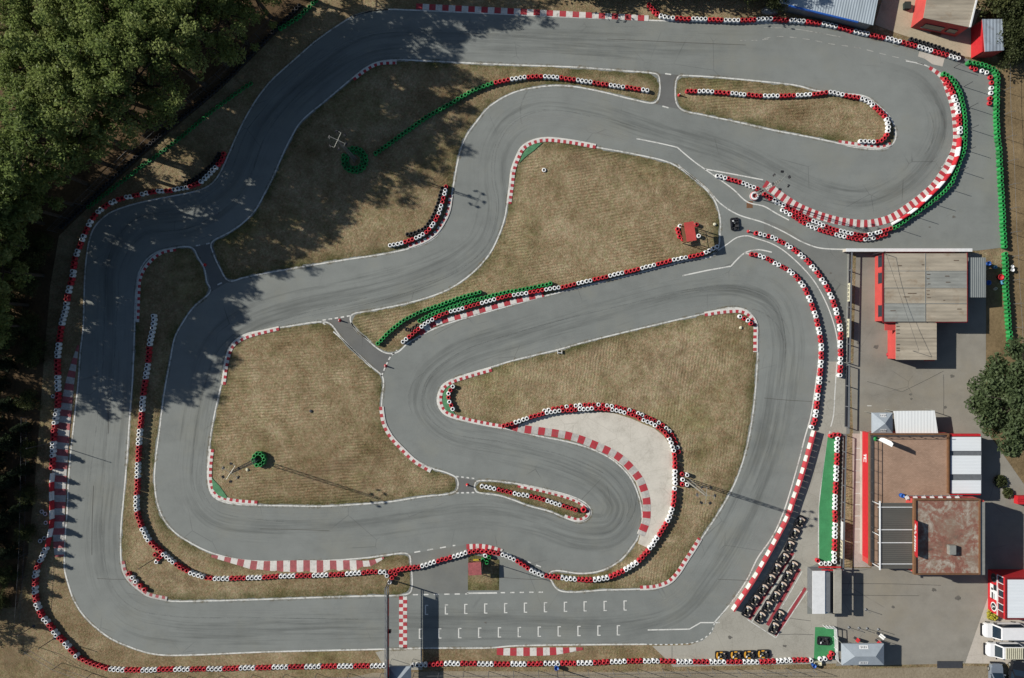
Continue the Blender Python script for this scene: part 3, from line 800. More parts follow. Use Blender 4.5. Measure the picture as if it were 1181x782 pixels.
def dust():
    t = NT('edge_dust')
    f = t.math('ADD', t.math('MULTIPLY', t.noise(.35, 5, .7), .5), t.math('MULTIPLY', t.noise(2.2, 5, .75), .5))
    tr = t.n.new('ShaderNodeBsdfTransparent'); mx = t.n.new('ShaderNodeMixShader')
    t.link(t.maprange(f, .5, .66, 0, .75), mx.inputs[0]); t.link(tr.outputs[0], mx.inputs[1]); t.link(t.b.outputs[0], mx.inputs[2])
    t.link(mx.outputs[0], t.n['Material Output'].inputs['Surface'])
    return t.out(alb(140, 130, 106), .95, .1)
M['dust'] = dust()
DU = MB()
for isl in (I1, I2, I3, I4, I5, I7, I8):
    q = offs(isl, 1.3)
    line(q + [q[0]], 4.2, .0335, False, DU)
line([(x + 1.0, y - .6) for x, y in low[1:]], 4.4, .0335, True, DU)
line([(944, 480), (930, 520), (915, 572), (895, 612), (860, 668), (832, 708)], 4., .0335, True, DU)
line([(881, 22), (960, 33), (1040, 53), (1100, 69)], 5., .0335, True, DU)
tag(DU.build('edge_dust', 'dust'), 'dusty soil blown onto the edges of the asphalt', 'dust', None, 'stuff')
JN = MB()
for a, b in (((881, 459), (936, 463)), ((828, 668), (905, 671)), ((112, 667), (150, 668)), ((108, 560), (106, 640)), ((124, 470), (125, 500)), ((965, 673), (1085, 675)), ((965, 686), (1060, 687)), ((775, 745), (775, 766)), ((896, 732), (938, 732)), ((905, 712), (935, 716)), ((1088, 432), (1088, 478)), ((1000, 440), (1040, 452)), ((1040, 452), (1088, 428)), ((540, 660), (576, 661)), ((580, 666), (640, 668)), ((300, 610), (380, 612)), ((560, 330), (640, 312)), ((700, 45), (860, 52))):
    line([a, ((a[0] + b[0]) / 2 + random.uniform(-1, 1), (a[1] + b[1]) / 2 + random.uniform(-1, 1)), b], .55, .0315, True, JN)
M['joint'] = plain('paving_joint', alb(102, 100, 95), .9, .3, 1.)
tag(JN.build('paving_joint', 'joint'), 'thin dark seams and joints in the paving', 'paving joint', None, 'structure')
ST = MB()
for x, y, r in ((613, 448, 1.4), (1077, 680, 2.4), (1012, 322, 1.6), (1050, 455, 1.6), (1098, 434, 2.), (1051, 460, 1.4), (1010, 400, 2.6), (958, 315, 1.3), (956, 440, 1.2), (990, 395, 2.), (1105, 690, 3.), (1030, 700, 1.6), (842, 735, 2.), (905, 745, 1.8), (560, 718, 1.2), (1100, 250, 1.6), (1072, 262, 1.), (1090, 470, 2.)):
    q = []
    for k in range(14):
        a = k * 2 * math.pi / 14; rr = r * random.uniform(.6, 1.2)
        v = P(x + rr * 1.3 * math.cos(a), y + rr * math.sin(a)); q.append((v.x, v.y, .0325))
    ST.add(q, [tuple(range(13, -1, -1))])
M['stain'] = plain('oil_stain', alb(114, 111, 104), .8, .3, 1.5)
tag(ST.build('oil_stain', 'stain'), 'dark oil stains scattered on the paving', 'stain', None, 'structure')

# ------------------------------------------------------------------ kerbs
def inpoly(w, x, y):
    c = False
    j = len(w) - 1
    for i in range(len(w)):
        if (w[i][1] > y) != (w[j][1] > y) and x < (w[j][0] - w[i][0]) * (y - w[i][1]) / (w[j][1] - w[i][1]) + w[i][0]: c = not c
        j = i
    return c
def kerb(pts, w, blk, label, first=0, mats=('kred', 'kwhite'), z=.075, ws=None):
    half = ws is None and w < 6
    if half: w *= 1.12; z = max(z, .115)
    p = arc_pts(pts, blk / 3.0)
    nn = normals(p)
    m = MB()
    n = len(p)
    score = 0
    for (x, y), (a, b) in zip(p, nn):
        for isl in (I1, I2, I3, I4, I5, I7, I8):
            score += inpoly(isl, x + a * 4, y + b * 4) - inpoly(isl, x - a * 4, y - b * 4)
    side = 0 if not half or score == 0 else (1 if score > 0 else -1)
    def wid(i):
        if not ws: return w
        f = i / (n - 1) * (len(ws) - 1)
        k = min(int(f), len(ws) - 2)
        return ws[k] + (ws[k + 1] - ws[k]) * (f - k)
    def cross(i):
        (x, y), (a, b) = p[i], nn[i]
        h = wid(i) / 2
        o = []
        for d, zz in ((-h, .0), (-h * .93, z * .88), (-.3 * h * side, z), (h * .93, z * .88), (h, .0)):
            v = P(x + a * d, y + b * d)
            o.append((v.x, v.y, zz))
        return o
    cs = [cross(i) for i in range(n)]
    for i in range(n - 1):
        c = (i // 3 + first) % 2
        for k in range(4):
            white = (side > 0 and k < 2) or (side < 0 and k >= 2)
            m.add([cs[i][k], cs[i][k + 1], cs[i + 1][k], cs[i + 1][k + 1]], [(2, 3, 1, 0)], 1 if white else c)
    return tag(m.build('kerb', list(mats)), label, 'kerb', 'kerbs round the circuit', 'structure')
kerb([(480, 7.5), (590, 13), (748, 21.3)], 7, 7.55, 'long straight red and white kerb along the top edge')
kerb([(407.5, 91.5), (416.5, 84.4), (428, 76.7), (438, 73), (457.5, 72)], 4.3, 3.6, 'short shaded kerb on the inside of the upper left bend')
kerb([(687, 169), (654, 163), (628, 161), (613, 164.5), (603, 171), (597, 182), (592, 196), (590, 212), (587, 235)], 5.3, 3.45, 'kerb curling round the left corner of the marshal stand infield')
kerb([(90.5, 398), (84, 425), (80, 445), (76, 475), (71, 515), (68, 560), (67.5, 610), (68.5, 642)], 10, 7.6, 'wide faded kerb on the outside of the left straight', mats=('kred_old', 'kwhite_old'), ws=[2, 9, 13, 16, 18, 17, 15, 11])
kerb(T(0, 195, [(795, 362), (740, 372), (700, 395), (670, 425), (645, 460), (630, 500), (625, 560), (622, 640), (620, 690)]), 4, 3.6, 'shaded kerb at the top of the narrow left strip')
kerb([(322, 378.6), (295, 385), (284, 388.5), (273.6, 394), (267.5, 400), (262, 416), (258, 443.7)], 4.6, 3.6, 'kerb round the top left corner of the large left infield')
kerb([(244.7, 518), (242.8, 533), (242.2, 553), (245, 565), (252, 572.5), (266, 577), (297, 580)], 4.8, 3.6, 'kerb round the bottom left corner of the large left infield')
kerb([(440, 469), (443, 488), (451, 503.5), (464, 518), (479, 532), (497, 542.7)], 5, 4.1, 'kerb down the right side of the large left infield')
kerb([(567, 426), (540.5, 433.5), (520, 440.5), (510.5, 448), (507.5, 458), (509, 468.5), (515, 476.5), (530, 482), (563.5, 489.5), (579, 492)], 4.8, 3.5, 'kerb wrapped round the centre hairpin', mats=('kred', 'kwhite'))
kerb([(590, 491), (598, 493.6), (627, 497.5), (658, 503), (687, 513.5), (715, 528), (737, 552), (745, 574), (745.8, 585), (745, 601), (739, 617)], 9.4, 7.8, 'wide kerb of big red blocks along the pale run-off', mats=('kred', 'kwhite_old'), z=.16)
kerb([(812.5, 362.5), (840.6, 358.5), (856, 359), (866, 365), (871, 374), (871.5, 392), (871.5, 406)], 5, 3.6, 'kerb round the top right corner of the centre right infield')
kerb([(597, 560), (628, 566.5), (661, 576), (675, 584.5), (679, 590), (676, 596), (668, 599.5), (651, 595)], 3.6, 3.6, 'little kerb round the tip of the centre sliver')
kerb([(244, 641), (270, 647), (300, 653), (333, 653.7), (397, 652.7), (425, 650), (443, 643)], 10, 7.65, 'wide kerb of long red blocks below the large left infield', ws=[3, 8, 14, 15.5, 15, 12, 2], mats=('kred_old', 'kwhite'))
kerb([(141.5, 647), (144.5, 660), (151, 670), (161, 678.5), (171, 685.5), (193, 690.5)], 4.8, 3.7, 'kerb on the inside of the bottom left corner', mats=('kred_old', 'kwhite_old'))
kerb([(538, 630.6), (555, 630.2), (566, 632), (579, 636)], 5.5, 3.6, 'short kerb by the white and green tyres near the grid')
kerb([(738, 678), (756, 676.7), (771.6, 671), (782, 660.5), (791, 646.5), (799.7, 633.5), (807.4, 621)], 5, 3.6, 'kerb on the inside of the bottom right corner')
kerb([(573, 751.5), (595, 751.8), (640, 751), (672, 748)], 9, 7.6, 'kerb of big blocks on the lower edge of the grid straight', ws=[8, 10, 9, 3])
kerb(T(881, 0, [(745, 305), (800, 345), (835, 420), (856, 490), (866, 560), (868, 630), (855, 690), (830, 745)])[:-1] + T(881, 195, [(828, -12), (805, 20), (770, 70), (720, 118), (650, 172), (570, 222), (480, 245), (400, 243), (320, 230), (230, 203), (150, 168), (80, 123), (20, 78), (2, 66)]), 9, 4.2, 'very long wide kerb round the big right hand bend', ws=[4, 7, 8, 8, 8, 8.5, 9, 9, 9.5, 9.5, 9.5])
kerb([(966.7, 164), (996, 168), (1017, 169.5), (1027, 166)], 4.6, 3.7, 'short kerb at the tip of the upper right island')
kerb([(484, 385), (499.6, 374.3), (538, 362.8), (576, 352), (597, 346.5), (627, 339.5)], 6, 7.4, 'kerb in front of the green tyre rows')
kerb([(520, 225), (517, 244), (510, 258.5), (500.5, 270.5), (488, 278.5), (471, 284.5)], 4.4, 3.6, 'kerb in the shade of the curved tyre wall left of the centre top')

# ------------------------------------------------------------------ tyre barriers
TH = .2
def stack_mesh(col, n=3, seed=0):
    rnd = random.Random(seed)
    m = MB()
    for k in range(n):
        cx, cy = rnd.uniform(-.018, .018), rnd.uniform(-.018, .018)
        z = k * TH
        ro, ri = .292 + rnd.uniform(-.008, .008), .155
        prof = [(ri, z + .035), (ri + .015, z + .012), (ro - .05, z), (ro - .008, z + .05), (ro, z + .1), (ro - .008, z + .15), (ro - .05, z + TH - .004), (ri + .02, z + TH - .012), (ri, z + TH - .035), (ri + .05, z + .1)]
        mis = [0, 0, 0, 0, 0, 0, 0, 0, 1, 1]
        m.lathe(prof, (cx, cy, 0), 16, mis, True)
    me = bpy.data.meshes.new('tyre_stack')
    me.from_pydata(m.v, [], m.f)
    me.materials.append(M[col]); me.materials.append(M['t_black'])
    me.polygons.foreach_set('material_index', m.mi)
    me.polygons.foreach_set('use_smooth', [True] * len(me.polygons))
    me.update()
    return me
CODE = {'R': 't_red', 'W': 't_white', 'G': 't_green', 'B': 't_black'}
STK = {(c, n): [stack_mesh(CODE[c], n, i + 7 * n) for i in range(3)] for c in CODE for n in (1, 2, 3, 4)}
NST = [0]
def stack(par, px, py, c, n=3, base=None, jit=.25, z0=.012):
    zt = n * TH
    v = P(px + random.uniform(-jit, jit), py + random.uniform(-jit, jit), zt)
    o = bpy.data.objects.new('tyre_stack', random.choice(STK[(c, n)]))
    C.objects.link(o)
    o.parent = par
    o.location = (v.x - base[0], v.y - base[1], z0)
    o.rotation_euler = (random.uniform(-.025, .025), random.uniform(-.025, .025), random.uniform(0, 6.3))
    NST[0] += 1
    return o
BG = 'tyre barriers round the circuit'
def barrier(pts, pattern, label, step=4.75, n=3, head='', smooth=True, skip=()):
    p = arc_pts(pts, step) if smooth else pts
    b = P(*p[0]); b.z = 0
    root = thing('tyre_barrier', label, 'tyre barrier', (b.x, b.y, 0), 0, BG)
    seq = head
    extra = []
    for i, (x, y) in enumerate(p):
        c = seq[i] if i < len(seq) else pattern[(i - len(seq)) % len(pattern)]
        o = stack(root, x, y, c, n, b)
        if i >= 100: extra.append((o, c))
    if extra:                                     # past a hundred stacks the rest is one part
        m = MB(); sl = ['t_red', 't_white', 't_green', 't_black']
        for o, c in extra:
            mt = Matrix.LocRotScale(o.location, o.rotation_euler, None)
            me = o.data
            off = len(m.v)
            m.v += [tuple(mt @ v.co) for v in me.vertices]
            own = sl.index(CODE[c])
            for f in me.polygons:
                m.f.append(tuple(off + i for i in f.vertices)); m.mi.append(own if f.material_index == 0 else 3)
            bpy.data.objects.remove(o)
        e = m.build('tyre_stack_run', sl, root, smooth=True)
        e['kind'] = 'stuff'
    return root
RW = 'RRRRWWWW'
barrier([(748.6, 5), (759, 16), (769, 19.5), (782, 20.5), (807, 21.5), (825, 22), (843, 23), (861, 22.5), (874, 21.5), (882, 21), (917, 23), (934.7, 24.8), (955, 27.5), (993.5, 37), (1032, 45.5), (1070, 56), (1106, 67)], RW, 'red and white tyre barrier along the top edge, ending by the red hut')
barrier([(1052, 45), (1070, 50), (1106, 62.5)], 'B', 'unpainted black tyre row behind the top barrier', 4.6)
barrier([(433, 176.5), (453.6, 161.6), (474, 147), (494.5, 133), (520, 119), (545.6, 104), (567, 96)], 'G', 'green tyre barrier slanting away from the ring of green tyres')
barrier([(572, 94.6), (590, 91), (612, 88), (640, 88.5), (673, 93), (707, 98), (735, 102), (747, 104)], RW, 'red and white tyre barrier continuing the slanting green one')
barrier([(793, 104.5), (815, 105), (848, 107.5), (881, 110), (919, 109.5), (940, 108), (958, 106), (978, 110), (997, 114), (1013, 125), (1023, 136), (1025.5, 148.5), (1019, 161), (1008, 163), (993.5, 162.4)], 'WWWWRRRR', 'hook shaped tyre barrier on the upper right grass island', head='RRR')
barrier([(1089.5, 84.4), (1098, 89.5), (1106, 102), (1111, 117.6), (1114, 138), (1114, 158.6), (1112.5, 174), (1107, 188), (1102, 202), (1098, 211), (1088, 222), (1075, 233), (1060, 243.6), (1047, 252.5), (1032, 262.8)], 'G', 'green tyre barrier on the outside of the big right bend', 4.5)
barrier([(1091, 90.5), (1098, 102), (1103, 115), (1106, 125), (1107.5, 140), (1108.5, 152)], 'RRWW', 'short red and white row inside the green barrier of the big right bend', head='RRRRRWWWWWRRRWWR')
barrier([(882.4, 223.8), (890.5, 229), (903.4, 236), (912.4, 241), (925, 248), (932, 252), (947.5, 258.5), (965.4, 265), (983, 269), (993.5, 271), (1005, 270), (1016.5, 267), (1028, 263.5)], RW, 'tyre barrier on the track side below the big right bend', 4.3, head='RRRWWWWRRRR')
barrier([(903, 242), (915, 249), (927, 256.5), (942, 263.5), (963, 270), (980.7, 274), (993.5, 276), (1009, 274.5), (1022, 270)], 'WWWRRRR', 'second tyre row behind the barrier below the big right bend', 4.8, n=2)
barrier([(828, 202.5), (838, 205), (852, 209), (863, 213), (874, 217.5)], RW, 'short tyre row on the painted triangle at the pit entry', 4.5, head='WWWRRRRWWWW')
barrier([(872.6, 268.7), (890, 273), (899, 277), (914, 286), (929.6, 298.6), (942, 312.6), (955, 332), (963, 351), (966.7, 364), (969, 373), (970.5, 382), (970, 394.5), (970.5, 408), (970, 423), (969.5, 433)], 'WWRR', 'outer tyre barrier of the pit lane on the right', 4.8, head='RWWR')
barrier([(867.5, 293), (881, 296), (896, 304), (913, 313.5), (927, 329), (936, 348.5), (942, 366), (946, 384), (948, 397), (948, 410.5), (947, 428), (945.5, 443.7), (943.7, 459), (942, 474.4), (940, 487), (937, 493)], 'WWRR', 'inner tyre barrier between the pit lane and the right straight', 4.8, head='RR')
barrier([(464.5, 394.5), (483, 379), (499, 368), (516, 360.5), (534, 355.5), (554, 350), (569, 345.6), (590, 340.5), (609, 337.5), (628, 334), (646, 331.5), (667, 326.7), (701, 318.5), (737, 310), (775.4, 300), (810, 292.5), (827, 284.5)], RW, 'long tyre barrier between the green rows and the dark stand shadow', 4.75, head='WW')
barrier([(436, 396), (448.6, 383), (463.5, 371), (482, 361), (504.5, 352.6), (528.7, 344), (553, 337)], 'G', 'outermost green tyre row left of the centre', 4.5)
barrier([(484, 370), (495, 364), (510, 358), (528.7, 352), (541.7, 348), (560, 342.7), (579, 338), (607, 333), (635, 327)], 'G', 'innermost green tyre row touching the red and white barrier', 4.5)
barrier([(499, 359), (514, 353.5), (530, 347.8), (546, 343)], 'G', 'short green tyre row between the two longer green rows', 4.5, n=2)
barrier([(469, 380), (473, 380.5), (477, 378), (481, 375)], 'B', 'heap of black tyres between the green rows', 4.2, n=1)
barrier([(176.5, 364), (176.5, 371.5), (174, 384), (172, 392.6), (170, 413), (167.5, 431), (164.5, 451), (162.4, 472), (160.6, 492), (158.6, 518), (157.8, 543.5), (156.8, 566.5), (156, 584.6), (158.6, 598.6), (163.7, 611.4), (171, 624), (180, 633), (190.5, 642), (202, 651), (217, 660), (233, 666)], 'WWWWRRRR', 'tyre barrier down the narrow left strip, curving at its foot', head='WWWW', step=4.8, n=4)
barrier([(238, 667), (250.6, 668), (271, 667.5), (300, 666.4), (323, 665), (372, 664), (405, 662), (428, 660), (443, 660)], 'WWWWRRRR', 'straight tyre barrier below the wide left kerb, ending at the gantry', head='RR', step=4.8)
barrier([(450, 660), (465, 656.7), (484, 654), (505, 647.5), (525, 642), (544, 636.5), (556, 636)], RW, 'tyre barrier crossing bare asphalt from the gantry to the green tyres', 4.7, head='RRRR')
barrier([(561, 636.5), (572, 638.5), (581, 641), (590, 644), (600, 650), (613, 658), (625.8, 663.8), (641, 666.3), (661.6, 668.8), (682, 669.5), (700, 667), (719, 659), (734.5, 649.5), (747, 636.5), (758.8, 620), (767.8, 606), (774, 593.5), (777.2, 580), (778.5, 564)], 'WWWWRRRR', 'tyre barrier sweeping under the run-off, from the green tyres to the light mast', 4.75, n=4, head='RRRR')
barrier([(779, 558), (779, 543.5), (778, 523), (773, 507.6), (766.5, 498.7), (753.7, 489.7), (741, 484), (728, 478), (707.6, 473), (687, 471.3), (666.7, 472.5), (641, 474.4), (618, 479.5), (590, 489), (581, 491.5)], 'RRRRWWWW', 'tyre barrier over the top of the pale run-off', 4.75, n=4, head='WWWW')
barrier([(628, 474), (650, 469.5), (669, 467.5), (687, 466.8), (707, 468.5), (730, 474.5), (745, 480.5), (758, 486.5), (770, 495), (778, 507), (783, 521)], 'WWRRRWR', 'low second tyre row leaning on the run-off barrier', 5.2, n=2)
barrier([(556, 561), (571, 564), (590, 568.5), (609, 572.3), (628, 577), (647, 583), (657, 586.5), (664, 588.5)], 'WWWWRRRR', 'tyre row along the centre sliver of grass', 4.8)
barrier([(522.6, 446), (519.5, 450), (517.5, 454), (517, 458.5), (518, 463.4), (520, 467.7), (522, 472)], 'WR', 'short curved tyre row inside the centre hairpin', smooth=False)
barrier([(854, 365), (858.5, 367), (863, 369.5), (866.5, 373)], 'WR', 'four tyre stacks at the corner of the centre right infield', smooth=False)
barrier([(514.4, 215), (511.5, 227), (508.5, 238), (506, 246), (503, 252), (499, 259), (494, 265.5), (487, 270.5), (478, 275), (462, 280.5), (449.7, 282.5)], 'WWRR', 'curved tyre wall left of the centre top, red white face', 4.5, head='RWWRRWWWRRWWRRWWWRRRWWW')
barrier([(510, 217), (507, 229), (503.5, 239), (500, 248), (495, 257), (488, 264), (480, 268), (470, 270)], 'B', 'black tyre row behind the curved wall left of the centre top', 4.6)
barrier([(257.5, 177), (255.5, 184), (248, 192.5), (231, 208.8), (219, 214.5), (206.7, 217), (193.5, 219.6), (180, 220), (162, 224), (141.6, 228), (123, 235.6), (108, 248.4), (100, 261.6), (92, 280), (85, 298)], 'RRWW', 'shaded tyre barrier round the upper left bend', 4.7, head='RRRRWWWWWWRRRWWWW')
barrier([(84, 303), (82, 318), (77, 338), (73.7, 358.7), (70, 371.5), (67, 392), (66, 397.7), (64.5, 415.6), (65, 436), (65, 461.6), (64, 474.4), (61.4, 492), (60, 510), (59, 528), (58.5, 540)], 'WWWWRRRR', 'shaded tyre barrier down the left edge by the wide kerb', 4.75, n=4, head='RRWWRRWWRRWW')
barrier([(252, 177), (247, 186), (236, 197), (226, 205), (214, 210)], 'B', 'black tyre row in deep shade behind the upper left bend', 4.6)
barrier([(51, 634), (47, 642), (41, 656), (39, 671.5), (39.6, 692), (46, 710), (55, 721), (64, 733), (74, 743), (87, 757)], 'RRWW', 'tyre barrier round the outside of the bottom left corner', 4.75, n=4, head='WWWW')
barrier([(91, 760), (102, 765), (125, 772), (153.5, 773.8), (184, 773), (215, 772.5), (256, 772), (300, 770.7), (361.5, 769.5), (397, 769), (443, 768.7)], 'RRRRWWWW', 'tyre barrier along the bottom edge left of the gantry', 4.75, n=3, head='RRRR')
barrier([(476, 768), (489, 767.4), (520, 766), (576, 766.7), (633.5, 766), (672, 765.6), (707.6, 764), (743.4, 763), (787, 764), (825, 764), (863.6, 764), (881, 764), (901.5, 763), (927, 762), (936, 762.5)], 'RRRRWWWW', 'tyre barrier along the bottom edge right of the gantry', 4.8, n=3, head='WWWW')
barrier([(947, 761), (952.6, 760.5), (957.7, 758.5), (960.5, 754.5)], 'WWRR', 'four tyre stacks at the foot of the small green carpet', smooth=False)
barrier([(959, 503), (963.5, 501.5), (968, 501.5), (966.7, 506.5), (966, 530), (965, 555), (964, 580), (964, 605), (963.5, 628), (963, 648)], 'WWWWRRR', 'tyre row along the right edge of the long green carpet', 4.75, head='RRR')
barrier([(957.5, 650.5), (952.6, 650.5), (947.8, 650), (943.7, 647)], 'WWWR', 'four tyre stacks across the foot of the long green carpet', smooth=False)
barrier([(1119, 71.6), (1134, 74), (1147, 79), (1151.5, 85), (1151.5, 100), (1151, 128), (1152, 153.5), (1154.7, 179), (1155.4, 199.5), (1157, 225.7), (1158.5, 259), (1160, 284)], 'G', 'long green tyre wall down the right edge, upper run', 4.7, n=4)
barrier([(1161, 293), (1161.5, 305), (1162, 333), (1163.6, 353.6), (1165, 374), (1166.5, 395), (1165.5, 402)], 'G', 'green tyre wall beside the garage, lower run', 4.8, n=4)
barrier([(1121.4, 77), (1126, 79.5), (1133, 81.5), (1138.5, 83.5), (1143, 89), (1144.5, 95), (1144, 101), (1143.5, 107), (1142.5, 113), (1142, 119)], 'RRWWRRWWRR', 'small red and white tyre row inside the top of the green wall', smooth=False, n=2)
barrier([(148, 662), (152, 666.5), (156, 671), (161, 676), (166, 680.5)], 'RWWRR', 'five tyre stacks on the inside of the bottom left corner', smooth=False)
barrier([(102, 238.5), (156, 197), (204.6, 161), (248, 125), (289, 96)], 'G', 'low green tyre row in the shade beside the diagonal fence', 5.2, n=1)
barrier([(323, 32), (341, 21.5), (352, 12), (364, 0)], 'G', 'shaded green tyre row at the upper end of the diagonal fence', 5.0, n=2)
barrier([(70, 262), (110, 224), (179, 160), (256, 96), (299, 52), (345, 6)], 'B', 'long black tyre row along the edge of the wood', 4.9, n=2)
barrier([(446, 664.5), (449, 672), (452, 666.5), (456, 662.5)], 'WWRR', 'tyre cluster round the foot of the gantry', smooth=False)
barrier([(559.7, 641.3), (564, 643), (557, 646.5), (561.5, 649)], 'WGGG', 'cluster of three green tyre stacks and a white one by the grid', smooth=False)
barrier([(787, 547), (793, 548), (787.5, 553.5), (793, 559.5), (787, 559)], 'RWWWR', 'tyre cluster round the foot of the light mast beside the run-off', smooth=False, n=4)
barrier([(178, 640), (182, 645), (185, 642), (180, 648)], 'RRRW', 'tyre cluster round the lone pole on the narrow left strip', smooth=False, n=2)
barrier([(408.6 + 13.4 * math.cos(R(a)), 184 + 13.6 * math.sin(R(a))) for a in range(0, 360, 20) if a != 220], 'G', 'ring of green tyres round the light mast in the shaded infield', smooth=False)
barrier([(408.6 + 9. * math.cos(R(a)), 184.6 + 9.2 * math.sin(R(a))) for a in range(10, 370, 30)], 'G', 'low inner ring of green tyres round the foot of the shaded light mast', smooth=False, n=2)
barrier([(298 + 6.2 * math.cos(R(a)), 530 + 6.8 * math.sin(R(a))) for a in range(0, 360, 36)], 'G', 'small ring of green tyres round the light mast in the large left infield', smooth=False, n=4)
barrier([(784.8, 260.5), (782, 264), (783, 268), (784, 272.5), (788, 275.6), (803.5, 259), (806, 272)], 'WRRRRRW', 'tyre stacks round the legs of the red marshal stand', smooth=False)
for i, (x, y, c) in enumerate(((48, 590, 'W'), (52, 593, 'W'), (52.5, 603, 'W'), (46, 624, 'W'), (51, 621, 'W'), (61, 457, 'W'), (627.5, 196, 'W'))):
    v = P(x, y, .2)
    o = bpy.data.objects.new('loose_tyre', STK[(c, 1)][i % 3]); C.objects.link(o)
    o.location = (v.x, v.y, .01 if i < 6 else .09)
    lab = ['topmost of the loose white tyres behind the left plastic barrier', 'white tyre touching the topmost loose one behind the left plastic barrier', 'single white tyre halfway down behind the left plastic barrier',
           'white tyre nearest the wood behind the foot of the left plastic barrier', 'white tyre against the foot of the left plastic barrier', 'lone white tyre beside the left edge barrier at the wide kerb', 'lone white tyre lying on the marshal stand infield'][i]
    tag(o, lab, 'tyre', 'loose white tyres')

# plastic block barriers
def block_mesh(col, L):
    m = MB()
    prof = [(-.2, 0), (-.2, .16), (-.11, .42), (-.08, .82), (.08, .82), (.11, .42), (.2, .16), (.2, 0)]
    a = [(-L / 2, y, z) for y, z in prof]; b = [(L / 2, y, z) for y, z in prof]
    n = len(prof)
    m.add(a + b, [(i, i + n, (i + 1) % n + n, (i + 1) % n) for i in range(n)] + [tuple(range(n)), tuple(range(2 * n - 1, n - 1, -1))])
    me = bpy.data.meshes.new('barrier_block')
    me.from_pydata(m.v, [], m.f); me.materials.append(M[col]); me.update()
    bm = bmesh.new(); bm.from_mesh(me)
    bmesh.ops.recalc_face_normals(bm, faces=bm.faces)
    bmesh.ops.bevel(bm, geom=bm.edges[:], offset=.025, segments=2, affect='EDGES', clamp_overlap=True)
    bm.to_mesh(me); bm.free()
    return me
def blocks(pts, step, cols, label, gap=.04, rail=False):
    p = arc_pts(pts, step)
    b = P(*p[0])
    root = thing('plastic_barrier', label, 'plastic barrier', (b.x, b.y, 0), 0, 'red and white plastic barriers')
    ms = {c: block_mesh(c, step * S - gap) for c in set(cols)}
    for i in range(len(p) - 1):
        a, c = P(*p[i], .8), P(*p[i + 1], .8)
        mid = (a + c) / 2
        o = bpy.data.objects.new('barrier_block', ms[cols[i % len(cols)]]); C.objects.link(o)
        o.parent = root
        o.location = (mid.x - b.x, mid.y - b.y, .02)
        o.rotation_euler = (0, 0, math.atan2(c.y - a.y, c.x - a.x))
    if rail:
        m = MB()
        q = [P(*t, .9) for t in p]
        pn = normals([(v.x, v.y) for v in q])
        RS = 1 if pn[len(pn) // 2][0] > 0 else -1
        for zz in (.84,):
            Lf = [(v.x - b.x + n[0] * .0, v.y - b.y + n[1] * .0, zz) for v, n in zip(q, pn)]
            Rt = [(v.x - b.x + n[0] * RS * .2, v.y - b.y + n[1] * RS * .2, zz) for v, n in zip(q, pn)]
            L2 = [(x, y, zz + .07) for x, y, _ in Lf]; R2 = [(x, y, zz + .07) for x, y, _ in Rt]
            m.strip(L2, R2); m.strip(Lf, L2); m.strip(R2, Rt)
        m.build('top_rail', 'kred', root)
    return root
blocks([(940, 497), (933, 523), (924, 554), (915, 580), (911, 593), (896.5, 622), (883, 647), (869.5, 670), (846, 705)], 7.4, ['kwhite', 'kred'], 'red and white plastic barrier between the right straight and the parked karts', rail=True)
blocks([(1108.6, 158), (1108, 168), (1106, 179), (1098.5, 197), (1085.6, 214), (1071.5, 228), (1057.5, 241), (1044.7, 250), (1031, 258)], 11, ['t_red', 't_white'], 'plastic barrier of long blocks round the big right bend')
blocks([(58.5, 546), (57.3, 560), (57.5, 585), (57.5, 605), (55, 618), (52.5, 631)], 10.5, ['t_white', 't_red'], 'shaded plastic barrier beside the wide left kerb')

# ------------------------------------------------------------------ buildings
def U(px, py, z):
    v = P(px, py, z)
    return (v.x, v.y)
def quad(x0, y0, x1, y1, z): return [U(x0, y0, z), U(x1, y0, z), U(x1, y1, z), U(x0, y1, z)]
def pbox(mb, x0, y0, x1, y1, z0, z1, mi=0):
    """box whose TOP (height z1) covers the plan pixels given"""
    return mb.prism(quad(x0, y0, x1, y1, z1), z0, z1, mi)
def base_of(px, py):
    v = P(px, py)
    return Vector((v.x, v.y, 0))

def panelled(root, o, name, x0, y0, x1, y1, z, mat, th=.06):
    m = MB()
    m.prism(quad(x0, y0, x1, y1, z), z - th, z)
    return m.build(name, mat, root, o)

# garage on the right
o = base_of(1040, 400)
g = thing('garage', 'red walled garage with beige and blue grey sheet roof on the right', 'building', o)
h = 2.85
m = MB(); pbox(m, 1020, 293.5, 1114, 370, 0, h - .1); pbox(m, 1034, 371, 1079.5, 414, 0, 2.5)
m.build('wall', 'redwall', g, o)
ys = [292, 312.5, 332, 350, 371]
for c, (x0, x1) in enumerate(((1019.3, 1067), (1067.4, 1115.5))):
    for r in range(4):
        blue = (c, r) in ((1, 1), (0, 3))
        panelled(g, o, 'roof_panel', x0, ys[r] + .3, x1, ys[r + 1] - .1, h + .02 + .015 * ((c + r) % 2), 'roof_blue' if blue else 'roof_beige')
panelled(g, o, 'roof_panel', 1033.2, 371.4, 1080.3, 390, 2.62, 'roof_beige'); panelled(g, o, 'roof_panel', 1033.2, 390.3, 1080.3, 415, 2.6, 'roof_beige')
m = MB()
for y in ys[1:4]: m.prism(quad(1019.3, y - .35, 1115.5, y + .35, h + .07), h + .03, h + .07)
m.prism(quad(1066.8, 292, 1067.6, 371, h + .075), h + .02, h + .075)
m.build('roof_ridge', 'steel', g, o)
m = MB()
for x0, y0, x1, y1 in ((1018.6, 291.5, 1019.3, 371.5), (1115.5, 291.5, 1116.2, 372), (1080, 371.2, 1116.2, 372), (1019.3, 371.1, 1033, 372)): m.prism(quad(x0, y0, x1, y1, h + .1), h - .25, h + .1)
m.build('fascia', 'darkred', g, o)
m = MB()
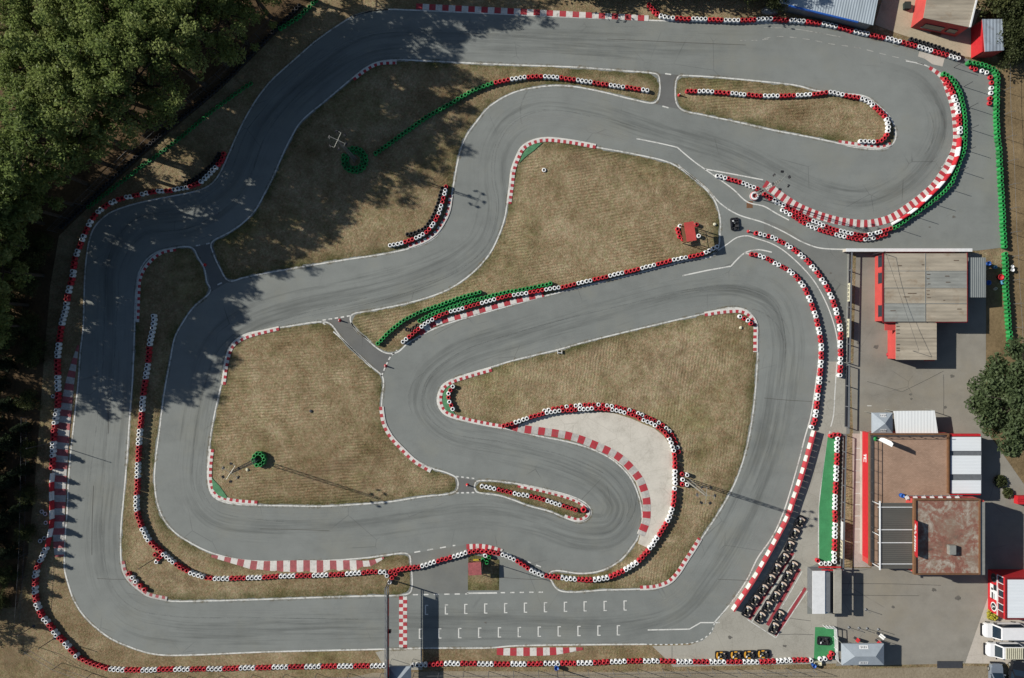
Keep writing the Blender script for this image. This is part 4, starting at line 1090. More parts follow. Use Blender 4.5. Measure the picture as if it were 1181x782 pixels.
for x, y, w_ in ((1069, 316, 4), (1069, 321, 3), (1070, 327, 3), (1068.5, 335, 4), (1069, 339, 3), (1069.5, 343, 4), (1090, 318, 5), (1091, 325, 5), (1047, 338, 10), (1042, 342, 7), (1088, 346, 2), (1063, 305, 3), (1036, 306, 4), (1100, 300, 6), (1104, 356, 5), (1027, 358, 6)):
    m.prism(quad(x, y, x + w_, y + .8, h + .06), h + .038, h + .055)
for y in (376, 380, 384, 397, 401, 404): m.prism(quad(1034, y, 1037.5, y + .8, 2.67), 2.63, 2.66)
m.build('roof_stain', 'stain_dark', g, o)
xw = P(1020, 300, h - .1).x
for y0, y1 in ((294.5, 307.5), (314.5, 326.5), (352, 365)):
    m = MB(); a, b = P(1020, y0, 2).y, P(1020, y1, 2).y
    m.box((xw - .03, (a + b) / 2, 1.75), (.08, abs(a - b), .95)); w = m.build('window', 'glass', g, o)
    m = MB(); m.box((xw - .045, (a + b) / 2, 2.27), (.1, abs(a - b) + .1, .09)); m.box((xw - .045, (a + b) / 2, 1.23), (.14, abs(a - b) + .1, .07)); m.build('window_frame', 'dark', w, o)
m = MB(); pbox(m, 1020.5, 371.5, 1033, 381, 2.3, 2.4); m.build('porch_roof', 'redwall', g, o)
m = MB(); pbox(m, 1066, 408, 1078, 416.5, 2.1, 2.2); m.build('porch_roof', 'redwall', g, o)
m = MB()
q = [U(1116.8, 297, 2.5), U(1137, 297, 2.3), U(1137, 343, 2.3), U(1116.8, 343, 2.5)]
m.add([(q[0][0], q[0][1], 2.62), (q[1][0], q[1][1], 2.3), (q[2][0], q[2][1], 2.3), (q[3][0], q[3][1], 2.62)] + [(q[0][0], q[0][1], 2.56), (q[1][0], q[1][1], 2.24), (q[2][0], q[2][1], 2.24), (q[3][0], q[3][1], 2.56)],
      [(3, 2, 1, 0), (4, 5, 6, 7), (0, 1, 5, 4), (1, 2, 6, 5), (2, 3, 7, 6), (3, 0, 4, 7)])
m.build('lean_to_roof', 'roof_grey', g, o)
for y in (298, 342):
    m = MB(); v = P(1136, y, 2.2); m.cyl((v.x, v.y, 0), (v.x, v.y, 2.26), .05); m.build('post', 'grey', g, o)

m = MB(); pv = None
for i in range(13):
    f = i / 12; v = P(1021 + 39 * f, 290 + 115 * f, 4.2 - 1.1 * math.sin(math.pi * f) * .6)
    if pv is not None: m.cyl(pv, v, .018, n=4, cap=False)
    pv = v
m.cyl(P(1060, 405, 4.2), P(1060, 405, 4.2) - Vector((0, 0, 1.6)), .03, n=5); v = P(1021, 290, 4.2); m.cyl(v, (v.x, v.y, .0), .04, n=5)
cb = m.build('overhead_cable', 'dark'); tag(cb, 'thin dark cable crossing above the garage roof', 'cable')

# clubhouse: tiled terrace over the ground floor, upper block with rusty roof, shade frame, white lean-to
o = base_of(1060, 600)
cl = thing('clubhouse', 'two storey clubhouse with tiled roof terrace and rusty flat roof at lower right', 'building', o)
h1, h2 = 2.75, 5.4
m = MB(); pbox(m, 1005, 500, 1095, 653, 0, h1 - .05); pbox(m, 1095.2, 503, 1131, 569, 0, h1 - .35); m.build('wall', 'redwall', cl, o)
m = MB(); m.prism(quad(1005, 500.5, 1095, 653, h1), h1 - .04, h1); m.build('terrace_floor', 'terrace', cl, o)
m = MB()
for x0, y0, x1, y1 in ((1003.2, 500, 1005.5, 653), (1005.5, 500, 1095, 501.8), (1093.2, 501.8, 1095, 569)): m.prism(quad(x0, y0, x1, y1, h1 + .3), h1 - .2, h1 + .3)
m.build('parapet', 'wood', cl, o)
m = MB(); a = P(1003.2, 500, h1); b = P(1003.2, 645, h1)
m.box((a.x - .06, (a.y + b.y) / 2, h1 / 2 + .36), (.1, abs(a.y - b.y), h1 - .78)); fr = m.build('front_wall', 'red', cl, o)
m = MB(); m.box((a.x - .05, (a.y + b.y) / 2, .38), (.08, abs(a.y - b.y), .7)); m.build('plinth', 'paver', cl, o)
m = MB()                                  # white sign strokes on the red front wall
xs = a.x - .125
for yy, zz, ly, lz in ((528.5, 1.9, 1.1, .16), (526, 1.55, .18, .6), (529, 1.55, .18, .6), (531.5, 1.3, .5, .16)):
    m.box((xs, P(0, yy, 2).y, zz), (.03, ly, lz))
m.build('sign_lettering', 'white', fr, o)
m = MB()                                  # terrace railing
zr = h1 + 1.1
x0, x1 = P(1007, 0, zr).x, P(1092, 0, zr).x
y0, y1 = P(0, 503, zr).y, P(0, 650, zr).y
for zz in (h1 + .4, h1 + .75, zr): m.cyl((x0, y0, zz), (x0, y1, zz), .035, n=6); m.cyl((x0, y0, zz), (x1, y0, zz), .035, n=6)
k = 0
while y0 - k * 1.5 > y1: m.cyl((x0, y0 - k * 1.5, h1), (x0, y0 - k * 1.5, zr), .035, n=6); k += 1
k = 0
while x0 + k * 1.5 < x1: m.cyl((x0 + k * 1.5, y0, h1), (x0 + k * 1.5, y0, zr), .035, n=6); k += 1
m.build('railing', 'dark', cl, o)
m = MB(); pbox(m, 1056.5, 577, 1135, 662, h1, h2 - .05); pbox(m, 1095.5, 600, 1133, 660, 0, h1); m.build('upper_wall', 'redwall', cl, o)
m = MB(); m.prism(quad(1056.5, 577, 1131, 662, h2), h2 - .05, h2); m.build('upper_roof', 'rust', cl, o)
m = MB()
for x0, y0, x1, y1 in ((1054.5, 575.5, 1056.6, 663), (1056.6, 575.5, 1131, 577.2), (1056.6, 661.6, 1131, 663), (1129.6, 577.2, 1131, 661.6)): m.prism(quad(x0, y0, x1, y1, h2 + .22), h2 - .3, h2 + .22)
m.build('roof_edge', 'wood', cl, o)
m = MB(); m.prism(quad(1131, 579, 1136, 663, h2 + .02), h2 - .4, h2 + .02); m.build('gutter', 'steel', cl, o)
m = MB(); v = P(1098.7, 634.5, h2 + .6); m.box((v.x, v.y, h2 + .35), (.9, 1.2, .7)); m.build('chimney', 'steel', cl, o, bevel=.05)
# red banner standing on the roof edge
bx = P(1057.5, 0, h2 + .9).x
ya, yb = P(0, 601, h2 + .9).y, P(0, 642, h2 + .9).y
m = MB(); m.box((bx, (ya + yb) / 2, h2 + .65), (.12, abs(ya - yb), 1.3), tilt=Matrix.Rotation(R(-14), 3, 'Y')); bn = m.build('roof_banner', 'red', cl, o)
m = MB(); Lb = abs(ya - yb); tl = Matrix.Rotation(R(-14), 3, 'Y')
def bstroke(u, w_, zc, hh, ang=0.):
    c = tl @ Vector((-.075, 0, zc - .65)); m.box((bx + c.x, ya - u * Lb, h2 + .65 + c.z), (.03, w_ * Lb, hh), tilt=tl @ Matrix.Rotation(ang, 3, 'X'))
for u, w_, zc, hh, an in ((.17, .13, .75, .55, .5), (.24, .06, .55, .5, -.4), (.30, .05, .95, .3, .3), (.36, .07, .45, .3, -.5), (.46, .05, .5, .75, 0), (.52, .02, .5, .75, 0), (.57, .05, .5, .75, 0), (.625, .015, .5, .75, 0), (.66, .03, .5, .75, 0), (.72, .05, .45, .7, 0), (.79, .05, .4, .7, 0), (.855, .04, .35, .6, 0)):
    bstroke(u, w_, zc, hh, an)
m.build('banner_lettering', 'white', bn, o)
# shade frame over the terrace
hs = h1 + 2.3
m = MB(); m.prism(quad(1014.5, 580, 1053.5, 656, hs), hs - .05, hs); m.build('shade_roof', 'shade_cloth', cl, o)
m = MB()
for y in (585, 611, 626, 650.5): m.prism(quad(1012.5, y - .4, 1054.3, y + .4, hs + .09), hs + .003, hs + .09)
m.prism(quad(1014.4, 578, 1015.9, 657.5, hs + .17), hs + .02, hs + .17)
for y in (582, 618, 655):
    v = P(1015, y, hs); m.cyl((v.x, v.y, h1), (v.x, v.y, hs), .06, n=6)
m.build('shade_frame', 'white', cl, o)
hl = h1 - .15
for y0, y1 in ((504, 520), (525.5, 547), (554, 569)):
    m = MB(); m.prism(quad(1096.5, y0, 1131.5, y1, hl + .1), hl, hl + .1); m.build('lean_to_panel', 'roof_white_h', cl, o)
m = MB(); m.prism(quad(1095.6, 503, 1132, 569.6, hl - .05), hl - .15, hl - .05); m.build('lean_to_gutter', 'grey', cl, o)
m = MB()
for y0, y1 in ((500.5, 503.2), (569.8, 570.8)): m.prism(quad(1095.3, y0, 1131, y1, hl + .12), hl - .4, hl + .12)
m.build('lean_to_fascia', 'red', cl, o)
# ladder lying along the north side of the upper block
o2 = base_of(1080, 572)
t = thing('ladder', 'pale steel ladder frame lying along the upper block of the clubhouse', 'ladder', (o2.x, o2.y, h1 + .9))
m = MB(); zz = h1 + 1.2
xa, xb = P(1046, 0, zz).x, P(1110, 0, zz).x
for y in (571.8, 576): yy = P(0, y, zz).y; m.cyl((xa, yy, zz), (xb, yy, zz), .06, n=6)
m.build('rail', 'grey', t, (o2.x, o2.y, h1 + .9))
m = MB(); k = 0
while xa + k * 1.1 < xb: m.box((xa + k * 1.1, P(0, 573.9, zz).y, zz), (.5, .5, .04), rz=.5); k += 1
m.build('rung', 'white', t, (o2.x, o2.y, h1 + .9))
v = P(1044, 573, zz)
m = MB(); m.lathe([(0, 0), (.28, 0), (.3, .35), (.28, .6), (.2, .62), (.2, .5), (0, .5)], (v.x, v.y, h1 + .01), 14); tag(m.build('blue_tub', 'blue', None, None, True), 'round blue tub on the terrace at the end of the ladder', 'tub')

# red kiosk at the right edge
o = base_of(1140, 690)
k_ = thing('kiosk', 'bright red kiosk with white roof and round emblems at the right edge', 'building', o)
hk = 3.7
xk = P(1159, 690, hk).x; yt, yb_ = P(0, 666, hk).y, P(0, 714.5, hk).y
xe = P(1240, 690, hk).x
m = MB(); m.box(((xk + xe) / 2, (yt + yb_) / 2, hk / 2), (xe - xk, yt - yb_, hk)); m.build('wall', 'red', k_, o)
m = MB(); m.box(((xk + xe) / 2 + .2, (yt + yb_) / 2, hk + .06), (xe - xk, yt - yb_ - .5, .1)); m.build('roof', 'roof_white_h', k_, o)
m = MB(); m.box(((xk + xe) / 2, yt - .12, hk + .08), (xe - xk, .22, .16)); m.box(((xk + xe) / 2, yb_ + .12, hk + .08), (xe - xk, .22, .16)); m.box((xk + .1, (yt + yb_) / 2, hk + .08), (.2, yt - yb_ - .48, .16)); m.build('roof_edge', 'darkred', k_, o)
yc, W_ = (yt + yb_) / 2, yt - yb_
def disc(mb, y, z, r, mi=0, x=xk - .02, th=.02): mb.cyl((x, y, z), (x - th, y, z), r, n=20, mi=mi)
for u in (.86, .16):
    m = MB(); disc(m, yb_ + u * W_, 1.35, .62); e = m.build('emblem_ring', 'white' if u < .5 else 'dark', k_, o)
    m = MB(); disc(m, yb_ + u * W_, 1.35, .48, 0, xk - .045); m.build('emblem_disc', 'black', e, o)
    m = MB(); m.box((xk - .075, yb_ + u * W_ + .05, 1.4), (.02, .12, .5)); m.box((xk - .075, yb_ + u * W_ - .1, 1.2), (.02, .25, .1)); m.build('emblem_mark', 'white' if u < .5 else 'grey', e, o)
m = MB(); m.box((xk - .03, yb_ + .52 * W_, 1.45), (.04, 1.9, 1.7)); sg = m.build('sign', 'white', k_, o)
m = MB(); m.box((xk - .06, yb_ + .64 * W_, 1.75), (.02, .75, .8)); m.box((xk - .06, yb_ + .42 * W_, 1.1), (.02, .9, .3)); m.box((xk - .06, yb_ + .42 * W_, 1.5), (.02, .7, .12)); m.box((xk - .06, yb_ + .58 * W_, 1.05), (.02, .3, .35)); m.build('sign_lettering', 'black', sg, o)
m = MB(); m.box((xk - .1, yc, 2.25), (.14, W_ * .98, .06)); m.build('canopy_rail', 'white', k_, o)
for i in range(6):
    yy = yb_ + (.08 + .165 * i) * W_
    m = MB(); m.box((xk - .03, yy, 2.9), (.06, .78, .95)); w = m.build('window', 'glass' if i % 2 else 'darkred', k_, o)
    m = MB(); m.box((xk - .05, yy + .44, 2.9), (.1, .07, 1.05)); m.build('window_frame', 'white', w, o)
# flowering shrub at the kiosk corner
def shrub(px, py, r, h, label, mat='leaf_bush', name='shrub', n=260, group=None):
    b = P(px, py)
    rt = thing(name, label, 'shrub', (b.x, b.y, 0), 0, group)
    rnd = random.Random(int(px * 7 + py))
    m = MB()
    for i in range(n):
        u = rnd.uniform(0, 6.28); q = rnd.random() ** .5 * r; z = h * (.25 + .75 * rnd.random() * (1 - (q / r) ** 2 * .6))
        leaf(m, Vector((q * math.cos(u), q * math.sin(u), z)), rnd.uniform(.12, .22), rnd)
    m.build('foliage', mat, rt)
    m = MB()
    for i in range(4): m.cyl((0, 0, 0), (r * .4 * math.cos(i * 1.6), r * .4 * math.sin(i * 1.6), h * .6), .04, .02, 6)
    m.build('stem', 'bark', rt)
    return rt
def leaf(m, p, s, rnd):
    a = Vector((rnd.gauss(0, 1), rnd.gauss(0, 1), rnd.gauss(0, 1) * .6))
    a.normalize()
    b = a.orthogonal().normalized()
    b = Matrix.Rotation(rnd.uniform(0, 6.28), 3, a) @ b
    c = a.cross(b)
    k = len(m.v)
    m.v += [tuple(p - b * s), tuple(p + c * s * .55), tuple(p + b * s), tuple(p - c * s * .55)]
    m.f.append((k, k + 1, k + 2, k + 3)); m.mi.append(0)
shrub(1142.5, 708, .8, .9, 'yellow green shrub at the corner of the red kiosk', 'flower')

# pale blue shed at the top
o = base_of(960, 5)
sh = thing('shed', 'long shed with pale corrugated roof and blue edge at the top', 'building', o)
hz = 2.3
q = [U(899, 3, hz), U(1007, 29, hz), U(1018, -28, hz), U(910, -54, hz)]
m = MB(); cx, cy = sum(a[0] for a in q) / 4, sum(a[1] for a in q) / 4
m.prism([((a[0] - cx) * .97 + cx, (a[1] - cy) * .97 + cy) for a in q], 0, hz - .12); m.build('wall', 'grey', sh, o)
m = MB(); m.prism(q, hz - .1, hz); m.build('roof', 'roof_shed', sh, o)
m = MB(); a, b = Vector(q[0] + (0,)), Vector(q[1] + (0,)); a = a.lerp(b, .1); b = a.lerp(b, .82)
d = (b - a); m.box(((a.x + b.x) / 2, (a.y + b.y) / 2 - .12, hz - .03), (d.length, .2, .3), rz=math.atan2(d.y, d.x)); m.build('blue_edge', 'blue', sh, o)

# red hut with beige roof, top right
def hut(name, label, pts, h, roofmat, wallmat='redwall', over=0.):
    o = base_of(*pts[0])
    t = thing(name, label, 'building', o)
    q = [U(x, y, h) for x, y in pts]
    cx, cy = sum(a[0] for a in q) / 4, sum(a[1] for a in q) / 4
    m = MB(); m.prism([((a[0] - cx) * .985 + cx, (a[1] - cy) * .985 + cy) for a in q], 0, h - .08); m.build('wall', wallmat, t, o)
    m = MB(); m.prism(q, h - .07, h); m.build('roof', roofmat, t, o)
    return t, o, q
t, o, q = hut('hut', 'red hut with beige sheet roof at the top right', [(1065, 20.5), (1118.5, 31.5), (1128, -8), (1072, -20)], 3.4, 'roof_beige')
d = Vector(q[1]) - Vector(q[0]); an = math.atan2(d.y, d.x); nrm = Vector((d.y, -d.x)).normalized()
for f, w_, zc, hh, nm, mt in ((.38, 2.6, 1.5, 1.1, 'window', 'glass'), (.78, 1.2, 1.6, .9, 'window', 'glass')):
    c = Vector(q[0]).lerp(Vector(q[1]), f) + nrm * .0
    m = MB(); m.box((c.x, c.y, zc), (w_, .16, hh), rz=an); wd = m.build(nm, mt, t, o)
    m = MB(); m.box((c.x, c.y, zc - hh / 2 - .05), (w_ + .2, .22, .07), rz=an); m.build('window_frame', 'grey', wd, o)
m = MB(); a, b = Vector(q[1]), Vector(q[2]); c = (a + b) / 2; d2 = b - a; m.box((c.x, c.y, 3.36), (d2.length, .2, .3), rz=math.atan2(d2.y, d2.x)); m.build('fascia', 'white', t, o)
c = P(1079, 38.5); m = MB(); m.box((c.x, c.y, .1), (1.4, .5, .16), rz=an); tag(m.build('doorstep', 'wood', None), 'brown step in front of the red hut', 'step', None, 'structure')
t, o, q = hut('store', 'red corrugated store with grey lean-to roof beside the hut', [(1136, 59.5), (1158, 58), (1156, 22), (1133, 22)], 2.7, 'roof_hut')
m = MB(); c = Vector(q[0]).lerp(Vector(q[3]), .5); m.box((c.x - .05, c.y, 1.3), (.16, (Vector(q[0]) - Vector(q[3])).length * .98, 2.5)); m.build('door', 'red', t, o)
c = P(1138, 15, 1.); m = MB(); m.cyl((c.x, c.y, 0), (c.x, c.y, 1.), .3, n=12); tag(m.build('water_barrel', 'net', None), 'dark barrel behind the red store', 'barrel')
c = P(1047, 6, .6); m = MB(); m.box((c.x, c.y, .3), (.8, .9, .6)); m.box((c.x, c.y, .63), (.9, 1., .06)); tag(m.build('crate', 'net', None, None, False, .03), 'dark green crate left of the red hut', 'crate')

# pit booth
o = base_of(950, 690)
pb = thing('pit_booth', 'white roofed timing booth at the foot of the green carpet', 'booth', o)
hb = 2.6
m = MB(); pbox(m, 939.5, 660, 957.5, 706, 0, hb - .05); m.build('wall', 'grey', pb, o)
m = MB(); m.prism(quad(937, 658.5, 951.5, 708, hb + .05), hb - .03, hb + .05); m.build('roof', 'white', pb, o)
m = MB(); q = quad(951.5, 658.5, 957.8, 708, hb)
m.add([(q[0][0], q[0][1], hb + .05), (q[1][0], q[1][1], hb - .55), (q[2][0], q[2][1], hb - .55), (q[3][0], q[3][1], hb + .05)], [(3, 2, 1, 0)]); m.build('side_roof', 'lblue', pb, o)
m = MB(); m.prism(quad(957.9, 659, 961.8, 707, 2.1), 0, 2.1); m.build('gap_sun_blocker', 'dark', pb, o)  # added filler closing the gap so no sun breaks the booth shadow
m = MB(); m.prism(quad(962, 657, 970.6, 707.5, hb), hb - .25, hb)
for y in (661, 684, 704):
    v = P(966, y, hb); m.box((v.x, v.y, hb / 2 - .12), (.25, .25, hb - .26))
m.build('walkway_roof', 'concrete', pb, o)
m = MB()
for x0, y0, x1, y1 in ((944.5, 653.5, 970, 655), (948, 657, 972, 658.2)): m.prism(quad(x0, y0, x1, y1, hb - .4), hb - .55, hb - .4)
m.build('red_frame', 'red', pb, o)

# canopies
def canopy(px0, py0, px1, py1, h, rise, label, mat='canopy', marks=True):
    cxy = P((px0 + px1) / 2, (py0 + py1) / 2, h)
    t = thing('canopy_tent', label, 'canopy', (cxy.x, cxy.y, 0), 0, 'grey canopy tents')
    q = quad(px0, py0, px1, py1, h)
    w, l = q[1][0] - q[0][0], q[0][1] - q[3][1]
    r = max(w, l) / 2 - min(w, l) / 2
    e = (r, 0) if w > l else (0, r)
    A = [(-w / 2, l / 2, h), (w / 2, l / 2, h), (w / 2, -l / 2, h), (-w / 2, -l / 2, h)]
    r0, r1 = (-e[0], -e[1], h + rise), (e[0], e[1], h + rise)
    m = MB()
    B = [(x, y, h - .28) for x, y, _ in A]
    if w > l: m.add(A + [r0, r1], [(5, 4, 0, 1), (5, 1, 2), (4, 5, 2, 3), (4, 3, 0)][0:1] + [(1, 2, 5)[::-1], (2, 3, 4, 5)[::-1], (3, 0, 4)[::-1]])
    else: m.add(A + [(0, r, h + rise), (0, -r - .001, h + rise)], [(4, 0, 1)[::1], (1, 2, 5, 4)[::-1], (5, 2, 3), (3, 0, 4, 5)[::-1]])
    m.add(A + B, [(i, (i + 1) % 4, (i + 1) % 4 + 4, i + 4) for i in range(4)])
    rf = m.build('canopy_roof', mat, t)
    for x, y, _ in A:
        m = MB(); m.cyl((x * .97, y * .97, .02), (x * .97, y * .97, h), .035, n=6); m.build('pole', 'steel', t)
    if marks:                              # pale printed panel with small grey letters on two slopes
        for sgn in (1, -1):
            yy, zz = sgn * l * .37, h + rise * .26
            sl = Matrix.Rotation(-sgn * math.atan2(rise, l / 2), 3, 'X')
            m = MB(); m.box((0, yy, zz + .03), (min(w * .3, 1.2), .48, .02), tilt=sl); pn = m.build('printed_panel', 'white', t)
            m = MB()
            for i in range(4): m.box((-.34 + i * .22, yy, zz + .045), (.1, .28 - .06 * (i % 2), .02), tilt=sl)
            m.build('printed_letters', 'grey', pn)
    return t
canopy(971, 742.5, 1019.5, 767, 2.2, .7, 'long grey canopy tent at the bottom of the car park')
canopy(1006, 476, 1029.5, 499.5, 2.35, .75, 'square grey canopy tent against the clubhouse north side')
canopy(448, 768.5, 474, 795, 2.6, .8, 'pale canopy tent at the bottom edge under the start gantry', marks=False)
o = base_of(1055, 490)
t = thing('car_shelter', 'white corrugated shelter roof between the square canopy and the clubhouse', 'shelter', o)
m = MB(); q = [U(1030.5, 474, 2.2), U(1078, 473.5, 2.2), U(1082, 500, 2.2), U(1033.5, 500, 2.2)]; m.prism(q, 2.14, 2.2); m.build('roof', 'roof_white', t, o)
for a in q:
    m = MB(); m.cyl((a[0] * .999, a[1] * .999, 0), (a[0] * .999, a[1] * .999, 2.14), .05, n=6); m.build('post', 'steel', t, o)

# ------------------------------------------------------------------ start gantry
o = base_of(450.5, 668)
t = thing('start_gantry', 'start gantry beam spanning the straight left of the checkered line', 'gantry', o)
x0 = P(450.5, 668).x
ya, yb = P(450.5, 668).y, P(457, 781).y
m = MB()
for zz in (2.75, 4.0):
    for dx in (-.13, .13): m.cyl((x0 + dx, ya, zz), (x0 + dx, yb, zz), .045, n=6)
k = 0
while ya - k * 1.2 > yb:
    y = ya - k * 1.2
    m.cyl((x0 - .13, y, 4.), (x0 + .13, max(y - 1.2, yb), 4.), .03, n=5); m.cyl((x0 - .13, y, 4.), (x0 + .13, y, 4.), .03, n=5); k += 1
m.build('truss', 'grey', t, o)
m = MB(); m.box((x0 + .2, (ya + yb) / 2 - .3, 3.37), (.05, abs(ya - yb) - 1.2, 1.3)); m.build('banner_board', 'dark', t, o)
m = MB()
for f in (.2, .5, .8): m.box((x0 + .235, ya + (yb - ya) * f, 3.37), (.02, 2.2, .8))
m.build('banner_stripe', 'red', t, o)
for y in (ya, yb):
    m = MB()
    for dx in (-.13, .13): m.cyl((x0 + dx, y, 0), (x0 + dx, y, 4.05), .055, n=8)
    for j in range(5): m.cyl((x0 - .13, y, .4 + j * .8), (x0 + .13, y, .8 + j * .8), .03, n=5)
    m.build('post', 'grey', t, o)
m = MB(); yy = P(450, 728, 3).y; m.box((x0 + .38, yy, 3.0), (.3, .35, .6)); m.build('signal_light', 'black', t, o)

# ------------------------------------------------------------------ floodlight masts
def mast(px, py, h, label, rot=0., n=6, rr=1.1, mat='steel'):
    b = P(px, py)
    t = thing('light_mast', label, 'light mast', (b.x, b.y, 0), rot, 'floodlight masts')
    m = MB()
    for i in range(3):
        a = i * 2.094
        m.cyl((.3 * math.cos(a), .3 * math.sin(a), 0), (.14 * math.cos(a), .14 * math.sin(a), h), .05, .04, 6)
    k = 0
    while k * .7 < h - .7:
        z0, z1 = k * .7, k * .7 + .7
        r0, r1 = .3 - .16 * z0 / h, .3 - .16 * z1 / h
        for i in range(3):
            a, c = i * 2.094, (i + 1) * 2.094
            m.cyl((r0 * math.cos(a), r0 * math.sin(a), z0), (r1 * math.cos(c), r1 * math.sin(c), z1), .022, n=5)
        k += 1
    m.build('pole', mat, t)
    for a in (.785, 2.356):
        m = MB(); m.cyl((-1. * math.cos(a), -1. * math.sin(a), h), (1. * math.cos(a), 1. * math.sin(a), h), .024, n=6)
        for s in (-1, 1): m.cyl((s * math.cos(a), s * math.sin(a), h), (s * math.cos(a) - .35 * math.sin(a), s * math.sin(a) + .35 * math.cos(a), h), .03, n=5)
        m.build('cross_arm', 'steel', t)
    for i in range(n):
        a = i * 2 * math.pi / n + .3
        m = MB(); m.box((rr * math.cos(a), rr * math.sin(a), h - .12), (.2, .36, .26), rz=a, tilt=Matrix.Rotation(R(35), 3, 'Y')); f = m.build('floodlight', 'black', t, bevel=.02)
        m = MB(); m.cyl((rr * .78 * math.cos(a), rr * .78 * math.sin(a), h - .02), (rr * math.cos(a), rr * math.sin(a), h - .05), .02, n=5); m.build('bracket', 'dark', f)
    return t
mast(409.5, 184.5, 10.6, 'floodlight mast standing in the ring of green tyres', .35, mat='grey')
mast(298, 530, 10.5, 'floodlight mast in the small green tyre ring of the large left infield', .2, mat='grey')
mast(871.5, 225.5, 10.2, 'floodlight mast on the round red and white foot near the pit entry', .1)
mast(792.5, 553.5, 10.5, 'floodlight mast beside the run-off barrier', .7)
b = P(869.5, 226.5)
m = MB(); m.lathe([(0, .0), (.62, 0), (.62, .3), (.56, .42), (.3, .45), (.3, .2), (0, .2)], (b.x, b.y, .01), 20, [1, 1, 0, 1, 0, 0]); tag(m.build('mast_foot', ['red', 'white'], None, None, True), 'round red and white concrete foot at the pit entry', 'mast foot')
b = P(673, 587.3)
m = MB(); m.lathe([(.2, .1), (.24, .04), (.38, 0), (.44, .2), (.38, .36), (.24, .38), (.2, .3)], (b.x, b.y, .05), 18); tag(m.build('large_tyre', 't_red', None, None, True), 'large red tyre at the tip of the centre sliver', 'tyre')

def pole(px, py, h, label, mat='dark', name='pole', r=.06, group='slender poles'):
    b = P(px, py)
    m = MB(); m.cyl((0, 0, 0), (0, 0, h), r, r * .7, 8)
    m.lathe([(r * 1.1, h), (r * 1.3, h + .02), (0, h + .08)], n=8)
    m.lathe([(0, 0), (.2, 0), (.2, .05), (r, .07)], n=10)
    ob = m.build(name, mat); ob.location = (b.x, b.y, 0)
    return tag(ob, label, 'pole', group)
pole(557.5, 645.5, 5.7, 'green pole beside the green and white tyre cluster', 'net')
pole(181, 643, 5.2, 'dark pole leaning out of the tyre cluster on the narrow left strip')
pole(58, 511, 5.2, 'dark pole in the shade by the wide left kerb')
pole(63, 736, 3.6, 'dark post behind the bottom left corner barrier')
pole(39, 722, 3.4, 'dark post at the edge of the wood, lower left')
pole(642, 770, 3.4, 'thin post beside the blue bin at the bottom edge')

# ------------------------------------------------------------------ marshal stands
def stand(px, py, w, l, h, rz, label, mat):
    b = P(px, py, h)
    t = thing('marshal_stand', label, 'marshal stand', (b.x, b.y, 0), rz, 'slatted marshal stands')
    m = MB()
    n = 8
    for i in range(n): m.box((-w / 2 + (i + .5) * w / n, 0, h), (w / n * .94, l, .05))
    m.build('roof', mat, t)
    for sx in (-1, 1):
        for sy in (-1, 1):
            m = MB(); m.box((sx * w * .44, sy * l * .44, h / 2 - .02), (.09, .09, h - .05)); m.build('leg', 'wood', t)
    m = MB(); m.box((0, 0, .9), (w * .94, l * .94, .06)); m.build('platform', 'wood', t)
    m = MB()
    for sy in (-1, 1): m.cyl((-w * .44, sy * l * .44, .2), (w * .44, sy * l * .44, h - .3), .03, n=5); m.cyl((w * .44, sy * l * .44, .2), (-w * .44, sy * l * .44, h - .3), .03, n=5)
    m.cyl((w * .44, -l * .44, 1.6), (w * .44, l * .44, 1.6), .03, n=5)
    m.build('brace', 'wood', t)
    return t
stand(796, 267, 1.3, 2.55, 3.0, R(9), 'red slatted marshal stand with tyres round its legs', 'redwall')
stand(547.5, 656, 1.75, 1.7, 1.9, R(3), 'faded red slatted marshal stand beside the green tyre cluster', 'kred_old')
b = P(549, 647, .5); m = MB(); m.box((0, 0, .3), (.75, .35, .5)); m.box((0, 0, .57), (.8, .4, .05)); ob = m.build('storage_box', 'yellow', None, None, False, .02); ob.location = (b.x, b.y, .05); tag(ob, 'small yellow box by the faded red marshal stand', 'box')

# ------------------------------------------------------------------ small red markers at the links
for px, py, lb in ((392, 369.5, 'small red marker post on the slanting link road'), (444.8, 422, 'small red marker post where the slanting link meets the hairpin'), (539, 559.2, 'small red marker post on the link at the centre sliver'), (863, 267, 'small red marker post at the pit lane mouth'), (236.5, 305.5, 'small red marker post on the shaded left link'), (783, 110, 'small red marker post on the link between the upper straights')):
    b = P(px, py)
    m = MB(); m.lathe([(0, 0), (.22, 0), (.22, .05), (.12, .07), (.07, .7), (.05, .72), (0, .73)], n=12, mis=[0, 0, 0, 0, 1, 1])
    ob = m.build('marker_post', ['red', 'white'], None, None, True); ob.location = (b.x, b.y, .02); tag(ob, lb, 'marker post', 'small red marker posts')

# ------------------------------------------------------------------ feather flags
def feather(px, py, h, ang, tilt, z, label, base_mat):
    b = P(px, py, z)
    t = thing('feather_flag', label, 'flag', (b.x, b.y, z), ang, 'white feather flags')
    m = MB(); m.lathe([(0, 0), (.3, 0), (.3, .16), (.1, .2), (0, .2)], n=14); m.build('foot', base_mat, t, None, True)
    tx = math.tan(tilt)
    m = MB(); m.cyl((0, 0, .1), (h * tx, 0, h), .025, n=6); m.build('pole', 'steel', t)
    m = MB()
    pr = [(0, .5), (.45, .55), (.62, 1.), (.66, h * .75), (.5, h * .93), (0, h)]
    A = [(z_ * tx, y, z_) for y, z_ in pr]
    A += [(x + .02, y, z_) for x, y, z_ in A]
    n = len(pr)
    m.add(A, [tuple(range(n)), tuple(range(2 * n - 1, n - 1, -1))] + [(i, i + n, (i + 1) % n + n, (i + 1) % n) for i in range(n)])
    m.build('cloth', 'white', t)
    return t
